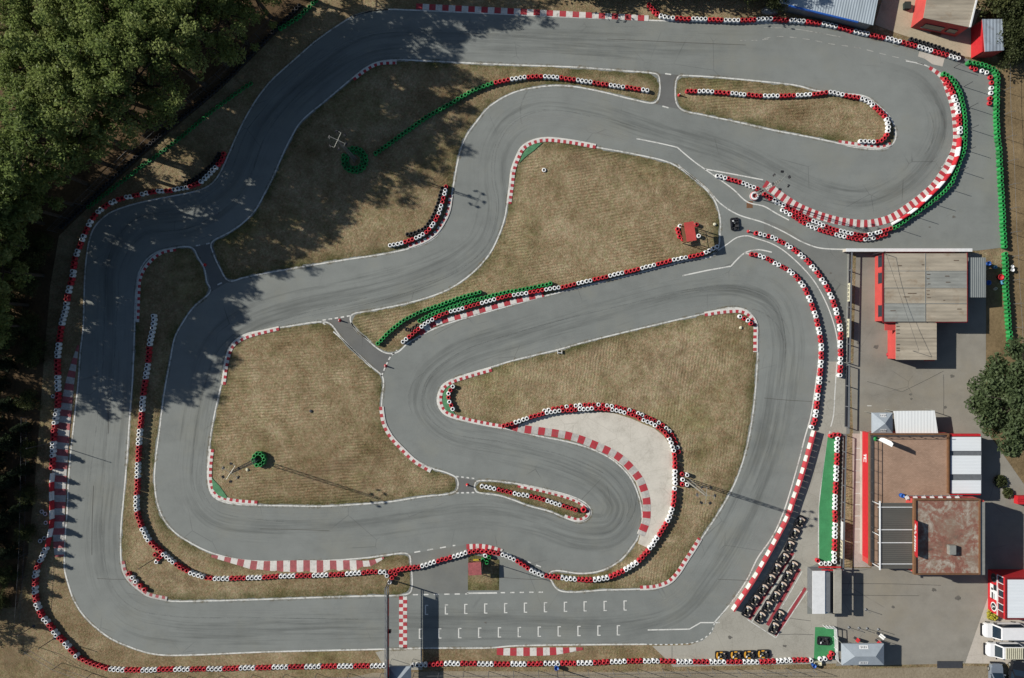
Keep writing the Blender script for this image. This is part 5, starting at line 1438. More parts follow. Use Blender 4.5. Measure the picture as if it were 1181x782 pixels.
feather(1009.5, 506, 2.9, R(-42), R(20), h1 + .01, 'white feather flag with green foot on the clubhouse terrace', 't_green')
feather(1024.5, 409, 2.6, R(-30), R(22), .03, 'white feather flag with red foot at the garage corner', 't_red')

# ------------------------------------------------------------------ fences
def fence(pts, h, step, label, mat='dark', rails=(.5, 1.), name='fence', mesh=None, thick=.03, brace=None, posts=True):
    p = arc_pts(pts, step)
    b = P(*p[0])
    t = thing(name, label, 'fence', (b.x, b.y, 0))
    q = [P(*a) - b for a in p]
    if posts:
        for v in q:
            m = MB(); m.cyl((v.x, v.y, 0), (v.x, v.y, h), thick * 1.3, n=6)
            if brace: m.cyl((v.x, v.y, h), (v.x + brace[0], v.y + brace[1], h * 1.02), thick, n=5)
            m.build('post', mat, t)
    for f in rails:
        m = MB()
        for a, c in zip(q, q[1:]): m.cyl((a.x, a.y, h * f), (c.x, c.y, h * f), thick * .7, n=5, cap=False)
        m.build('rail', mat, t)
    if mesh:
        m = MB()
        for a, c in zip(q, q[1:]):
            d = (c - a); L = d.length; k = max(1, int(L / .3))
            for i in range(k):
                u = a + d * (i / k); w = a + d * ((i + 1) / k)
                m.cyl((u.x, u.y, .05), (w.x, w.y, h), .007, n=3, cap=False); m.cyl((w.x, w.y, .05), (u.x, u.y, h), .007, n=3, cap=False)
        m.build('wire_mesh', mesh, t)
    return t
fence([(1157, 78), (1156.5, 105), (1157.5, 132), (1159, 158), (1161, 185), (1162, 213), (1163, 240), (1164, 268), (1166, 295), (1167, 325), (1169, 355), (1171, 385), (1171, 405)], 1.6, 27, 'post and wire fence behind the green tyre wall on the right', 'grey', (1.,), thick=.022, brace=(.6, .05))
fence([(66, 268), (120, 214), (180, 156), (256, 92), (300, 47), (346, 0)], 2.4, 22, 'diagonal wire fence between the wood and the upper left bend', 'dark', (.5, 1.), mesh='dark')
fence([(36, 480), (35, 560), (33, 640), (28, 716)], 2.2, 26, 'dark wire fence along the left edge of the wood', 'dark', (.5, 1.), mesh='dark')
fence([(40, 745), (75, 766), (120, 779), (200, 780), (300, 778), (440, 776)], 2.3, 38, 'thin wire fence under the bottom left barrier', 'grey', (.6, 1.))
fence([(478, 775), (560, 774), (650, 773), (760, 771), (850, 771), (935, 770)], 2.3, 28, 'thin wire fence under the bottom right barrier', 'grey', (.6, 1.))
fence([(1100, 78), (1108, 92), (1117, 120), (1118, 150), (1113, 180), (1103, 203), (1088, 222), (1062, 244), (1034, 264)], 2.1, 25, 'row of thin posts behind the green barrier of the big right bend', 'dark', ())
# low white wall north of the garage
o = base_of(980, 289)
t = thing('low_wall', 'low white wall between the track and the garage', 'wall', o)
m = MB(); m.prism(quad(976.5, 286.8, 1121, 289.8, 1.3), 0, 1.22); m.build('wall_body', 'concrete_pale', t, o)
m = MB(); m.prism(quad(976, 286.5, 1121.5, 290.2, 1.32), 1.223, 1.32); m.build('coping', 'white', t, o)
# panel fence with cream banners
def panel_fence(x0, y0, x1, y1, h, label, banners, mat='steel'):
    b = P(x0, y0); e = P(x1, y1)
    t = thing('panel_fence', label, 'fence', (b.x, b.y, 0), 0, 'grey panel fences by the pit lane')
    d = e - b; L = d.length; an = math.atan2(d.y, d.x)
    nrm = Vector((-d.y, d.x, 0)).normalized()
    mid = d / 2
    m = MB(); m.box((mid.x, mid.y, .1), (L, .16, .2), rz=an); m.build('kick_board', mat, t)
    m = MB(); m.box((mid.x, mid.y, h), (L, .2, .05), rz=an); m.build('top_rail', 'grey', t)
    n = max(2, round(L / 2.4))
    for i in range(n + 1):
        c = d * (i / n); m = MB(); m.box((c.x, c.y, h / 2), (.09, .15, h + .04), rz=an); m.build('post', 'grey', t)
    for (ya, yb, mt) in banners:
        f0, f1 = (ya - y0) / (y1 - y0), (yb - y0) / (y1 - y0)
        c = d * ((f0 + f1) / 2); l = L * abs(f1 - f0)
        for s in (1,):
            m = MB(); m.box((c.x - nrm.x * .1 * s * (-1 if nrm.x > 0 else 1) * -1, c.y, h * .55), (l, .05, h * .9), rz=an, tilt=Matrix.Rotation(R(8) * (1 if nrm.x > 0 else -1), 3, 'X'))
            bn = m.build('banner', mt, t)
        m = MB()                                  # a column of small dark letters
        if mt == 'cream':
            for i in range(4):
                u = c + d.normalized() * (l * (-.33 + .22 * i))
                for dx, hh, ww in ((-.08, .5, .07), (.08, .35, .07), (0, .1, .2)): m.box((u.x - .16, u.y + dx * 1.2, h * .55 + (.15 if ww > .1 else 0)), (.03, ww, hh))
            m.build('banner_letters', 'dark', bn)
    return t
panel_fence(978.3, 291, 975.8, 418, 1.15, 'grey panel fence with two cream banners left of the garage', [(327, 348, 'cream'), (368, 389, 'cream')])
panel_fence(975.5, 421, 974.5, 492, 1.15, 'open grey fence left of the garage yard, lower run', [], 'dark')
panel_fence(971.8, 501, 968.5, 655, 1.15, 'grey panel fence beside the green carpet with a white and a cream banner', [(600, 621, 'white'), (622, 642, 'cream')])

# ------------------------------------------------------------------ karts
def ring(w, l, r, n=5):
    out = []
    for cx, cy, a0 in ((l / 2 - r, w / 2 - r, 0), (-l / 2 + r, w / 2 - r, 90), (-l / 2 + r, -w / 2 + r, 180), (l / 2 - r, -w / 2 + r, 270)):
        for i in range(n + 1):
            a = R(a0 + 90 * i / n)
            out.append((cx + r * math.cos(a), cy + r * math.sin(a)))
    return out
def make_kart(accent):
    t = thing('go_kart', 'kart', 'go-kart')
    o1, o2 = ring(1.3, 1.8, .26), ring(1.12, 1.62, .2)
    n = len(o1)
    m = MB()
    V = [(x, y, .1) for x, y in o1] + [(x, y, .27) for x, y in o1] + [(x, y, .27) for x, y in o2] + [(x, y, .1) for x, y in o2]
    for k in range(4): m.add([V[k * n + i] for i in range(n)] + [V[((k + 1) % 4) * n + i] for i in range(n)], [(i, (i + 1) % n, (i + 1) % n + n, i + n) for i in range(n)])
    m.build('bumper', 'black', t, bevel=.015)
    m = MB(); m.prism(ring(1.1, 1.6, .1), .05, .1)
    for s in (-1, 1): m.cyl((-.7, s * .3, .12), (.7, s * .26, .12), .025, n=6)
    m.build('floor_pan', 'dark', t)
    m = MB(); m.prism([(.48, -.5), (.66, -.44), (.74, -.2), (.76, 0), (.74, .2), (.66, .44), (.48, .5), (.5, .2), (.54, 0), (.5, -.2)], .24, .36); m.build('nose', accent, t, bevel=.02)
    m = MB(); m.prism([(.3, .1), (.5, .16), (.5, .44), (.36, .4)], .3, .42); m.build('front_panel', 'white', t, bevel=.03)
    for s in (-1, 1):
        m = MB(); m.prism([(-.34, s * .38), (.3, s * .38), (.38, s * .5), (.3, s * .6), (-.34, s * .6)], .13, .31); m.build('side_pod', 'black', t, bevel=.03)
        if accent == 'orange':
            m = MB(); m.prism([(-.1, s * .4), (.28, s * .4), (.26, s * .58), (-.16, s * .58)], .312, .33); m.build('pod_panel', accent, t)
    m = MB()
    sec = [(-.5, .62, .2), (-.42, .2, .24), (-.25, .14, .25), (.0, .16, .2), (.08, .2, .17)]
    rows = []
    for x, z, hw in sec: rows.append([(x, -hw, z + .14), (x, -hw * .7, z), (x, 0, z - .02), (x, hw * .7, z), (x, hw, z + .14)])
    for a, b in zip(rows, rows[1:]): m.add(a + b, [(i, i + 1, i + 6, i + 5) for i in range(4)])
    m.build('seat', 'rubber', t, None, True)
    m = MB()
    c = Vector((.22, 0, .56)); ax = Vector((-.5, 0, .86)).normalized(); u = Vector((0, 1, 0)); w = ax.cross(u)
    for i in range(14):
        a, b = i * 2 * math.pi / 14, (i + 1) * 2 * math.pi / 14
        m.cyl(c + (u * math.cos(a) + w * math.sin(a)) * .15, c + (u * math.cos(b) + w * math.sin(b)) * .15, .018, n=6)
    m.cyl(c - u * .15, c + u * .15, .014, n=5); m.cyl(c, c + Vector((.24, 0, -.4)), .018, n=6)
    m.build('steering_wheel', 'black', t)
    m = MB(); m.box((-.36, -.42, .34), (.36, .26, .3)); m.cyl((-.3, -.42, .48), (-.3, -.42, .56), .11, n=12); m.cyl((-.55, -.5, .3), (-.75, -.45, .32), .05, n=8); m.build('engine', 'dark', t, bevel=.02); m = MB(); m.cyl((-.3, -.42, .562), (-.3, -.42, .6), .08, n=10); m.cyl((-.62, -.1, .3), (-.62, .18, .3), .05, n=8); m.build('exhaust', 'beige' if accent != 'black' else 'dark', t)
    m = MB(); m.box((.12, .02, .3), (.2, .16, .2)); m.build('fuel_tank', 'cream' if accent != 'black' else 'grey', t, bevel=.02)
    for x, r, w_, yy in ((.62, .13, .13, .45), (-.6, .14, .2, .44)):
        for s in (-1, 1):
            m = MB()
            m.cyl((x, s * (yy - w_ / 2), r), (x, s * (yy + w_ / 2), r), r, n=16)
            wl = m.build('wheel', 'rubber', t, bevel=.02)
            m = MB(); m.cyl((x, s * (yy - w_ / 2 - .006), r), (x, s * (yy + w_ / 2 + .006), r), r * .5, n=12); m.build('rim', 'steel', wl)
    return t
kb = make_kart('beige')
ko = make_kart('orange')
kk = make_kart('black')
used = {id(kb): False, id(ko): False, id(kk): False}
def kart(src, px, py, heading, label, z=.03, group='rental karts parked on the apron'):
    k = src if not used[id(src)] else dup(src)
    used[id(src)] = True
    v = P(px + random.uniform(-.5, .5), py + random.uniform(-.5, .5), .2)
    heading += random.uniform(-.09, .09)
    k.location = (v.x, v.y, z)
    k.rotation_euler = (0, 0, heading)
    k.scale = (.96, .9, .9)
    return tag(k, label, 'go-kart', group)
hd = math.atan2(103.4, 60.5)
ORD = ['first', 'second', 'third', 'fourth', 'fifth', 'sixth', 'seventh', 'eighth', 'last']
for i, (x, y) in enumerate(((922.5, 601.6), (916.5, 615.7), (910.5, 630.3), (903.5, 643.5), (895.8, 656), (888.5, 668.4), (880, 680), (871, 692), (862, 704.5))):
    kart(kb, x, y, hd + random.uniform(-.06, .06), '%s black kart from the top in the row along the plastic barrier' % ORD[i])
OR2 = ['first', 'second', 'third', 'fourth', 'fifth', 'last']
for i, (x, y) in enumerate(((914.4, 653.4), (908, 664.6), (902, 676.6), (893.8, 687.9), (885.7, 699.8), (876.5, 711.7))):
    kart(kb, x, y, hd + random.uniform(-.06, .06), '%s black kart from the top in the middle row of six' % OR2[i])
kart(kb, 898.5, 710, hd, 'upper of the two black karts in the short right row')
kart(kb, 892.3, 723.5, hd + .04, 'lower of the two black karts in the short right row')
for i, (x, y) in enumerate(((832.3, 755.3), (849.3, 755), (864.7, 754.6), (880, 754.4))):
    kart(ko, x, y, math.pi + random.uniform(-.05, .05), '%s orange and black kart above the bottom tyre barrier, counting from the left' % ['first', 'second', 'third', 'fourth'][i])
kart(kk, 847, 258, R(100), 'lone black kart at the pit lane mouth near the marshal stand', group='black karts away from the rows')
kart(kk, 949.5, 738.5, math.pi, 'lone black kart on the small green carpet', .045, group='black karts away from the rows')

# ------------------------------------------------------------------ vehicles
def loft(m, secs, mi=0, caps=True):
    n = len(secs[0])
    for a, b in zip(secs, secs[1:]): m.add(list(a) + list(b), [(i, i + 1, i + n + 1, i + n) for i in range(n - 1)] + [(n - 1, 0, n, 2 * n - 1)], mi)
    if caps: m.add(secs[0], [tuple(range(n - 1, -1, -1))], mi); m.add(secs[-1], [tuple(range(n))], mi)
def vehicle(name, label, cat, px, py, rz, L, W, H, hood, mat, rack=False, van=True):
    v = P(px, py, H)
    t = thing(name, label, cat, (v.x, v.y, .03), rz, 'parked vehicles at the lower right')
    bel = .95 if van else .85
    m = MB()
    def sec(x, hw, z0, z1): return [(x, -hw, z0), (x, hw, z0), (x, hw * 1.0, z0 + (z1 - z0) * .6), (x, hw * .93, z1), (x, -hw * .93, z1), (x, -hw, z0 + (z1 - z0) * .6)]
    xf, xr = L / 2, -L / 2
    loft(m, [sec(xf, W * .27, .38, bel * .66), sec(xf - .07, W * .37, .33, bel * .78), sec(xf - .24, W * .455, .3, bel * .9), sec(xf - hood * .5, W * .49, .28, bel * .97), sec(xf - hood, W / 2, .28, bel), sec(0, W / 2, .28, bel), sec(xr + .3, W / 2, .28, bel), sec(xr, W * .47, .35, bel * .9)])
    m.build('body', mat, t, None, False, .03)
    xw0 = xf - hood
    xw1 = xw0 - (.6 if van else .7)
    xb = xr + (.06 if van else .55)
    hw, ht = W * .47, W * .42
    m = MB()
    def cs(x, z, w): return [(x, -w, z), (x, w, z)]
    bm_ = [(xw0, -hw, bel - .02), (xw0, hw, bel - .02), (xr + .05, hw, bel - .02), (xr + .05, -hw, bel - .02), (xw1, -ht, H), (xw1, ht, H), (xb, ht, H), (xb, -ht, H)]
    m.add(bm_, [(3, 2, 1, 0), (4, 5, 6, 7), (0, 1, 5, 4), (1, 2, 6, 5), (2, 3, 7, 6), (3, 0, 4, 7)])
    m.build('cabin', mat, t, None, False, .06)
    def pane(p, q, r, s, nm, e=.012):
        A = [Vector(bm_[i]) for i in (p, q, r, s)]
        c = sum(A, Vector()) / 4
        nn = (A[1] - A[0]).cross(A[3] - A[0]).normalized()
        if nn.dot(c - Vector((-.3, 0, 1.1))) < 0: nn = -nn
        B = [c + (a - c) * .86 + nn * e for a in A]
        mm = MB(); mm.add(B + [b - nn * .03 for b in B], [(0, 1, 2, 3), (7, 6, 5, 4), (0, 4, 5, 1), (1, 5, 6, 2), (2, 6, 7, 3), (3, 7, 4, 0)])
        return mm.build(nm, 'glass', t)
    pane(0, 1, 5, 4, 'windscreen'); pane(2, 3, 7, 6, 'rear_window'); pane(1, 2, 6, 5, 'side_window'); pane(3, 0, 4, 7, 'side_window')
    m = MB(); m.box((xf + .02, 0, .42), (.24, W * .84, .3)); m.build('bumper', 'black', t, None, False, .03)
    for s in (-1, 1):
        m = MB(); m.box((xf - .1, s * W * .34, .62), (.1, .34, .16)); m.build('headlight', 'steel', t, None, False, .02)
        m = MB(); m.box((xw0 - .25, s * (W / 2 + .1), bel + .1), (.12, .22, .2)); m.build('wing_mirror', 'black' if van else mat, t, None, False, .03)
        for x in (xf - .85, xr + .85):
            m = MB(); m.cyl((x, s * (W / 2 - .2), .32), (x, s * (W / 2 + .01), .32), .32, n=18); wl = m.build('wheel', 'rubber', t, bevel=.02)
            m = MB(); m.cyl((x, s * (W / 2 - .05), .32), (x, s * (W / 2 + .025), .32), .18, n=14); m.build('rim', 'steel', wl)
    if rack:
        m = MB()
        for s in (-1, 1): m.cyl((xw1 - .25, s * ht * .92, H + .1), (xb + .1, s * ht * .92, H + .1), .03, n=6)
        for i in range(9): m.box((xw1 - .35 - i * (xw1 - xb - .5) / 9, 0, H + .12), (.16, ht * 1.86, .03))
        m.build('roof_rack', 'cream', t)
        m = MB(); m.box(((xw1 + xb) / 2 - .15, 0, H + .035), (xw1 - xb - .35, ht * 1.7, .03)); m.build('rack_tray', 'dark', t)
    return t
vehicle('parked_van', 'long white parked van, upper of the two beside the red kiosk', 'van', 1163.5, 731.5, math.pi, 5.2, 1.98, 2.15, 1.05, 'van_white')
vehicle('parked_van', 'white parked van with slatted steel roof rack', 'van', 1163, 753.5, math.pi, 4.5, 1.9, 1.95, .95, 'van_white', True)
vehicle('parked_car', 'silver grey parked car cut by the bottom edge', 'car', 1153, 786, R(88), 4.2, 1.75, 1.45, 1.15, 'silver', False, False)
vehicle('parked_car', 'black parked car in the bottom right corner', 'car', 1176, 783, R(80), 4.4, 1.78, 1.45, 1.2, 'car_black', False, False)
b = P(1178, 577, .9); m = MB(); m.box((b.x + .6, b.y, .5), (2.2, 1.1, .9)); m.box((b.x + .6, b.y, .97), (2.3, .28, .06)); tag(m.build('red_skip', ['red'], None, None, False, .03), 'red lidded skip at the right edge under the tree', 'skip')

# ------------------------------------------------------------------ odds and ends
def bucket(px, py, r, h, mat, label, name='bucket', cat='bucket', z=.02, group=None):
    b = P(px, py, h); m = MB()
    m.lathe([(0, 0), (r * .85, 0), (r, h * .94), (r * 1.06, h), (r * .9, h), (r * .8, h * .75), (0, h * .75)], n=16)
    ob = m.build(name, mat, None, None, True); ob.location = (b.x, b.y, z); return tag(ob, label, cat, group)
bucket(1168, 307.3, .2, .5, 'white', 'upper of two white buckets beyond the green wall')
bucket(1168.2, 311.2, .24, .5, 'white', 'lower of two white buckets beyond the green wall')
bucket(642, 771, .3, .85, 'blue', 'blue bin below the bottom barrier', 'bin', 'bin')
bucket(939.5, 768.5, .26, .8, 'blue', 'blue bin at the right end of the bottom barrier', 'bin', 'bin')
bucket(1140.5, 326, .32, .9, 'blue', 'blue drum in the shade of the garage lean-to', 'drum', 'drum')
bucket(1140.8, 304, .3, .8, 'blue', 'dark blue drum at the top of the garage lean-to', 'drum', 'drum')
bucket(1154.8, 319.5, .38, .6, 'red', 'red tub against the green tyre wall by the garage', 'tub', 'tub')
def crate(px, py, w, l, h, rz, mat, label):
    b = P(px, py, h); m = MB()
    m.box((0, 0, .04), (w, l, .08))
    for s in (-1, 1): m.box((s * (w / 2 - .03), 0, h / 2 + .04), (.06, l, h - .09)); m.box((0, s * (l / 2 - .03), h / 2 + .04), (w - .13, .06, h - .09))
    ob = m.build('crate', mat, None); ob.location = (b.x, b.y, .03); ob.rotation_euler = (0, 0, rz); return tag(ob, label, 'crate', 'crates beside the garage')
crate(1148.3, 308, .42, .36, .4, .2, 'lblue', 'pale blue crate between the garage and the green wall')
crate(1158.2, 325, .6, .5, .5, .3, 'lblue', 'pale blue crate pushed against the green wall')
crate(1148.7, 333, .42, .28, .35, .7, 'cream', 'cream crate in the garage shade')
crate(943.5, 765.5, 1., .5, .45, 0, 'cream', 'cream box at the right end of the bottom barrier')
def stanchion(px, py, h, label):
    b = P(px, py); m = MB(); m.lathe([(0, 0), (.2, 0), (.2, .04), (.03, .07), (.03, h), (.06, h + .03), (0, h + .1)], n=10)
    ob = m.build('rope_post', 'grey', None, None, True); ob.location = (b.x, b.y, .03); return tag(ob, label, 'rope post', 'grey rope posts above the long canopy')
for i, (x, y) in enumerate(((979, 723.5), (990.5, 724.3), (1000, 724.8), (1013, 725.8), (998.5, 702.8))):
    stanchion(x, y, 1.3, ['leftmost grey rope post above the long canopy', 'second grey rope post from the left above the long canopy', 'third grey rope post from the left above the long canopy', 'rightmost grey rope post above the long canopy', 'lone grey rope post beside the pit booth shadow'][i])
def banner_stand(px, py, mat, h, ang, label):
    b = P(px, py); t = thing('banner_stand', label, 'banner stand', (b.x, b.y, .03), ang)
    m = MB(); m.box((0, 0, .04), (.5, .3, .06)); m.cyl((0, 0, .05), (0, 0, h), .02, n=6); m.build('foot', 'dark', t)
    m = MB(); m.box((.06, 0, h * .6), (.04, .5, h * .75)); m.build('cloth', mat, t, None, False, .01); return t
banner_stand(986.3, 736, 'red', 1.1, R(-35), 'small red banner stand left above the long canopy')
banner_stand(1011, 738.5, 'red', 1.1, R(-40), 'small red banner stand right above the long canopy')
banner_stand(1012.5, 730.5, 'white', 1.8, R(-40), 'white banner stand above the long canopy')
# white gate frame by the small carpet
o = base_of(965.5, 740)
t = thing('gate_frame', 'white gate frame between the small green carpet and the long canopy', 'gate', o)
m = MB(); zt = 1.2
for a, b in (((953, 724.5), (965, 725.5)), ((965, 725.5), (966.8, 763)), ((966.8, 763), (972, 767))):
    u, w = P(*a, zt), P(*b, zt)
    for zz in (.4, .8, zt): m.cyl((u.x, u.y, zz), (w.x, w.y, zz), .045, n=6)
    for f in (0, .33, .66, 1): c = u.lerp(w, f); m.cyl((c.x, c.y, .03), (c.x, c.y, zt), .04, n=6)
m.build('frame', 'white', t, o)
m = MB(); u, w = P(966.2, 735, .8), P(966.8, 752, .8); m.box(((u.x + w.x) / 2, (u.y + w.y) / 2, .65), (.05, abs(u.y - w.y), .8)); m.build('panel', 'steel', t, o)
b = P(1095, 766.5); m = MB(); m.box((0, 0, .04), (3.4, .9, .06)); m.box((0, .47, .08), (3.4, .06, .14)); ob = m.build('dark_panel', 'dark', None); ob.location = (b.x, b.y, .02); tag(ob, 'flat dark panel on the ground below the car park', 'plate')  # flat dark panel with a thin raised strip along one side
b = P(887.5, 13.5); rnd = random.Random(5); m = MB()
prof = [(0, 0), (.9, 0), (1.0, .3), (.7, .7), (.3, .9), (0, .92)]; m.lathe(prof, (0, 0, 0), 12)
m.v = [(x * 1.25 + rnd.uniform(-.12, .12), y * .6 + rnd.uniform(-.08, .08), z * .7 + rnd.uniform(-.05, .05)) for x, y, z in m.v]
ob = m.build('tarpaulin_heap', 'grey', None, None, True); ob.location = (b.x, b.y, 0); tag(ob, 'grey tarpaulin heap behind the top barrier beside the shed', 'heap')
# bench-like white bracket and manhole bits in the right infield
b = P(645.5, 406); m = MB()
for s in (-1, 1): m.box((s * .28, 0, .12), (.06, .5, .2))
m.box((0, -.1, .23), (.6, .08, .05)); ob = m.build('ground_bracket', 'white', None); ob.location = (b.x, b.y, .08); tag(ob, 'small white bracket at the top edge of the right infield', 'bracket')
for x, y, lb in ((359, 474, 'small dark stone in the middle of the large left infield'), (854, 378, 'small pale stone in the corner of the right infield'), (824, 259, 'pale stone beside the red marshal stand'), (285.5, 541.5, 'pale stone below the small green tyre ring')):
    b = P(x, y); m = MB(); m.lathe([(0, 0), (.2, 0), (.23, .1), (.14, .19), (0, .21)], n=9)
    m.v = [(a + random.uniform(-.03, .03), c + random.uniform(-.03, .03), z) for a, c, z in m.v]
    ob = m.build('stone', 'dark' if 'dark' in lb else 'cream', None); ob.location = (b.x, b.y, .08); tag(ob, lb, 'stone', 'stones on the infields')

# ------------------------------------------------------------------ trees
def branch(m, p0, p1, r0, r1, n=6):
    m.cyl(p0, p1, r0, r1, n)
def broadleaf(seed, H=16., R0=5., nleaf=9000, mat='leaf', bare=.32, ls=(.16, .30), sparse=0.):
    rnd = random.Random(seed)
    trunk = MB(); crown = MB()
    top = Vector((rnd.uniform(-.5, .5), rnd.uniform(-.5, .5), H * .8))
    trunk.cyl((0, 0, 0), (top.x * .3, top.y * .3, H * bare), .3, .22, 9)
    trunk.cyl((top.x * .3, top.y * .3, H * bare), tuple(top), .22, .06, 8)
    cl = []
    nb = 22
    for i in range(nb):
        f = (i + .5) / nb
        z = H * (bare + (1 - bare) * (.02 + .88 * f))
        prof = math.sin(math.pi * min(.96, .18 + .80 * f)) ** .75
        a = i * 2.4 + rnd.uniform(-.5, .5)
        q = R0 * prof * rnd.uniform(.62, 1.12)
        s = Vector((top.x * .3 * (1 + f), top.y * .3 * (1 + f), H * bare + (H * .8 - H * bare) * f * .9))
        e = Vector((q * math.cos(a), q * math.sin(a), z + rnd.uniform(0, .8)))
        mid = s.lerp(e, .55) + Vector((0, 0, .25))
        branch(trunk, s, mid, .09, .06); branch(trunk, mid, e, .06, .025)
        for k in range(4):
            c = s.lerp(e, rnd.uniform(.55, 1.05)) + Vector((rnd.gauss(0, .55), rnd.gauss(0, .55), rnd.gauss(.15, .4)))
            cl.append((c, rnd.uniform(.55, 1.15)))
    for k in range(10):
        c = Vector((rnd.gauss(0, R0 * .22), rnd.gauss(0, R0 * .22), H * rnd.uniform(.82, .98)))
        cl.append((c, rnd.uniform(.6, 1.)))
    wt = sum(r ** 2 for _, r in cl)
    for c, r in cl:
        if rnd.random() < sparse: continue
        for _ in range(int(nleaf * r * r / wt)):
            d = Vector((rnd.gauss(0, 1), rnd.gauss(0, 1), rnd.gauss(0, .7))).normalized() * r * rnd.random() ** .45
            leaf(crown, c + d, rnd.uniform(*ls), rnd)
    return trunk, crown
def conifer(seed, H=11., R0=2.6, nleaf=7000):
    rnd = random.Random(seed)
    trunk = MB(); crown = MB()
    trunk.cyl((0, 0, 0), (0, 0, H), .2, .03, 8)
    z = H * .1
    lv = []
    while z < H * .98:
        q = R0 * (1 - (z / H)) ** .8 + .12
        for i in range(7):
            a = rnd.uniform(0, 6.28); qq = q * rnd.uniform(.7, 1.15)
            e = Vector((qq * math.cos(a), qq * math.sin(a), z - qq * .25))
            if i % 2 == 0: trunk.cyl((0, 0, z), tuple(e), .035, .012, 5)
            lv.append((Vector((0, 0, z)), e))
        z += H * .045
    tot = sum((b - a).length for a, b in lv)
    for a, b in lv:
        for _ in range(int(nleaf * (b - a).length / tot)):
            f = rnd.random() ** .6
            p = a.lerp(b, f) + Vector((rnd.gauss(0, .2), rnd.gauss(0, .2), rnd.gauss(0, .12)))
            leaf(crown, p, rnd.uniform(.12, .24), rnd)
    return trunk, crown
def proto(gen, mat):
    tr, cr = gen
    a = tr.build('trunk', 'bark'); b = cr.build('crown', mat)
    C.objects.unlink(a); C.objects.unlink(b)
    return a, b
PRO = {'oak': [proto(broadleaf(s, 16, 5.3, 15500, ls=(.11, .21), sparse=.5), 'leaf') for s in (1, 2, 3)],
       'tall': [proto(broadleaf(s, 20, 5., 6500, bare=.45, sparse=.25), 'leaf') for s in (4, 5)],
       'fir': [proto(conifer(s), 'leaf_dark') for s in (6, 7, 8)],
       'round': [proto(broadleaf(9, 9, 5.4, 19000, bare=.2, ls=(.14, .26)), 'leaf_green')],
       'bush': [proto(broadleaf(s, 5, 2.8, 4200, bare=.08, ls=(.12, .22)), 'leaf_bush') for s in (10, 11)]}
def tree(kind, px, py, hs, label, group=None, ws=None, cat='tree', name='tree'):
    b = P(px, py)
    t = thing(name, label, cat, (b.x, b.y, 0), random.uniform(0, 6.28), group)
    pr = random.choice(PRO[kind])
    base = {'oak': 16., 'tall': 20., 'fir': 11., 'round': 9., 'bush': 5.}[kind]
    s = hs / base
    t.scale = (ws or s, ws or s, s)
    for p in pr:
        c = p.copy(); C.objects.link(c); c.parent = t
    return t
WG = 'olive green trees of the wood at the upper left'
WL = 'olive green tree in the dense wood at the upper left'
for x, y, hh in ((285, 50, 19), (262, 76, 20), (236, 98, 20.5), (208, 122, 20.5), (180, 148, 19.5), (312, 20, 18), (250, 42, 19), (222, 66, 20), (192, 90, 20), (164, 116, 19.5), (138, 138, 19), (276, 14, 18), (240, 10, 18), (206, 34, 19), (176, 58, 19), (146, 84, 19), (118, 108, 19), (200, 4, 18), (166, 22, 18), (134, 48, 18), (104, 74, 18), (310, -14, 17), (140, 6, 18), (100, 36, 18), (92, 118, 17), (76, 90, 17)):
    tree('oak', x, y, hh, WL, WG, ws=hh / 17.5)
for x, y, hh in ((152, 172, 19), (124, 190, 20), (100, 212, 19), (84, 236, 18), (104, 160, 18), (70, 250, 17)):
    tree('tall', x, y, hh, 'thin crowned tall tree at the front of the wood by the black tyre row', 'thin tall trees along the black tyre row')
for x, y, hh in ((338, -38, 15), (372, -52, 15), (408, -40, 14), (430, -52, 15)):
    tree('oak', x, y, hh, 'olive green tree beyond the top edge shading the upper straight', 'trees beyond the top edge')
for x, y, hh in ((50, 258, 18), (30, 290, 19), (8, 330, 20), (50, 318, 17), (20, 240, 18), (-30, 300, 20), (-10, 362, 19), (-50, 380, 19), (32, 352, 16), (-75, 340, 19), (44, 288, 16), (12, 275, 18), (36, 376, 14), (-20, 395, 16)):
    tree('tall', x, y, hh, 'tall thin crowned tree at the left edge of the wood', 'tall trees at the left edge')
for x, y, hh in ((40, 215, 13), (14, 215, 14), (2, 255, 14), (28, 320, 11), (10, 360, 11), (14, 390, 6), (-40, 240, 15)):
    tree('oak', x, y, hh, 'olive green tree among the tall trees at the left edge', 'broad trees at the left edge')
for x, y, hh in ((14, 420, 5.4), (4, 442, 6), (16, 466, 5.6), (0, 486, 7), (20, 508, 6.6), (2, 530, 7.2), (19, 552, 6.4), (0, 574, 7.4), (17, 594, 6.6), (2, 616, 7), (16, 634, 5.8), (-40, 455, 8), (-26, 502, 9), (-24, 548, 9.5), (-26, 596, 9), (-20, 640, 8), (-6, 664, 6.5), (-28, 690, 7.5), (-10, 704, 6), (34, 492, 4.6), (33, 540, 5), (32, 582, 4.6)):
    tree('fir', x, y, hh * .9, 'dark conifer in the row along the left edge', 'dark conifers along the left edge')
for x, y, hh in ((-90, 420, 9), (-84, 470, 9), (-92, 520, 11), (-86, 570, 11), (-92, 618, 11), (-88, 668, 9), (-70, 705, 8)):
    tree('oak', x, y, hh, 'tree beyond the left edge shading the conifers', 'trees beyond the left edge', ws=hh / 14)
for x, y, hh in ((-70, 190, 15), (-100, 230, 16), (-66, 262, 15), (-110, 290, 16), (-120, 340, 16), (-100, 390, 15), (-60, 215, 14), (-40, 160, 15), (20, 190, 14), (48, 178, 13)):
    tree('oak', x, y, hh, 'olive green tree standing deep in the wood on the left', 'trees deep in the wood on the left')
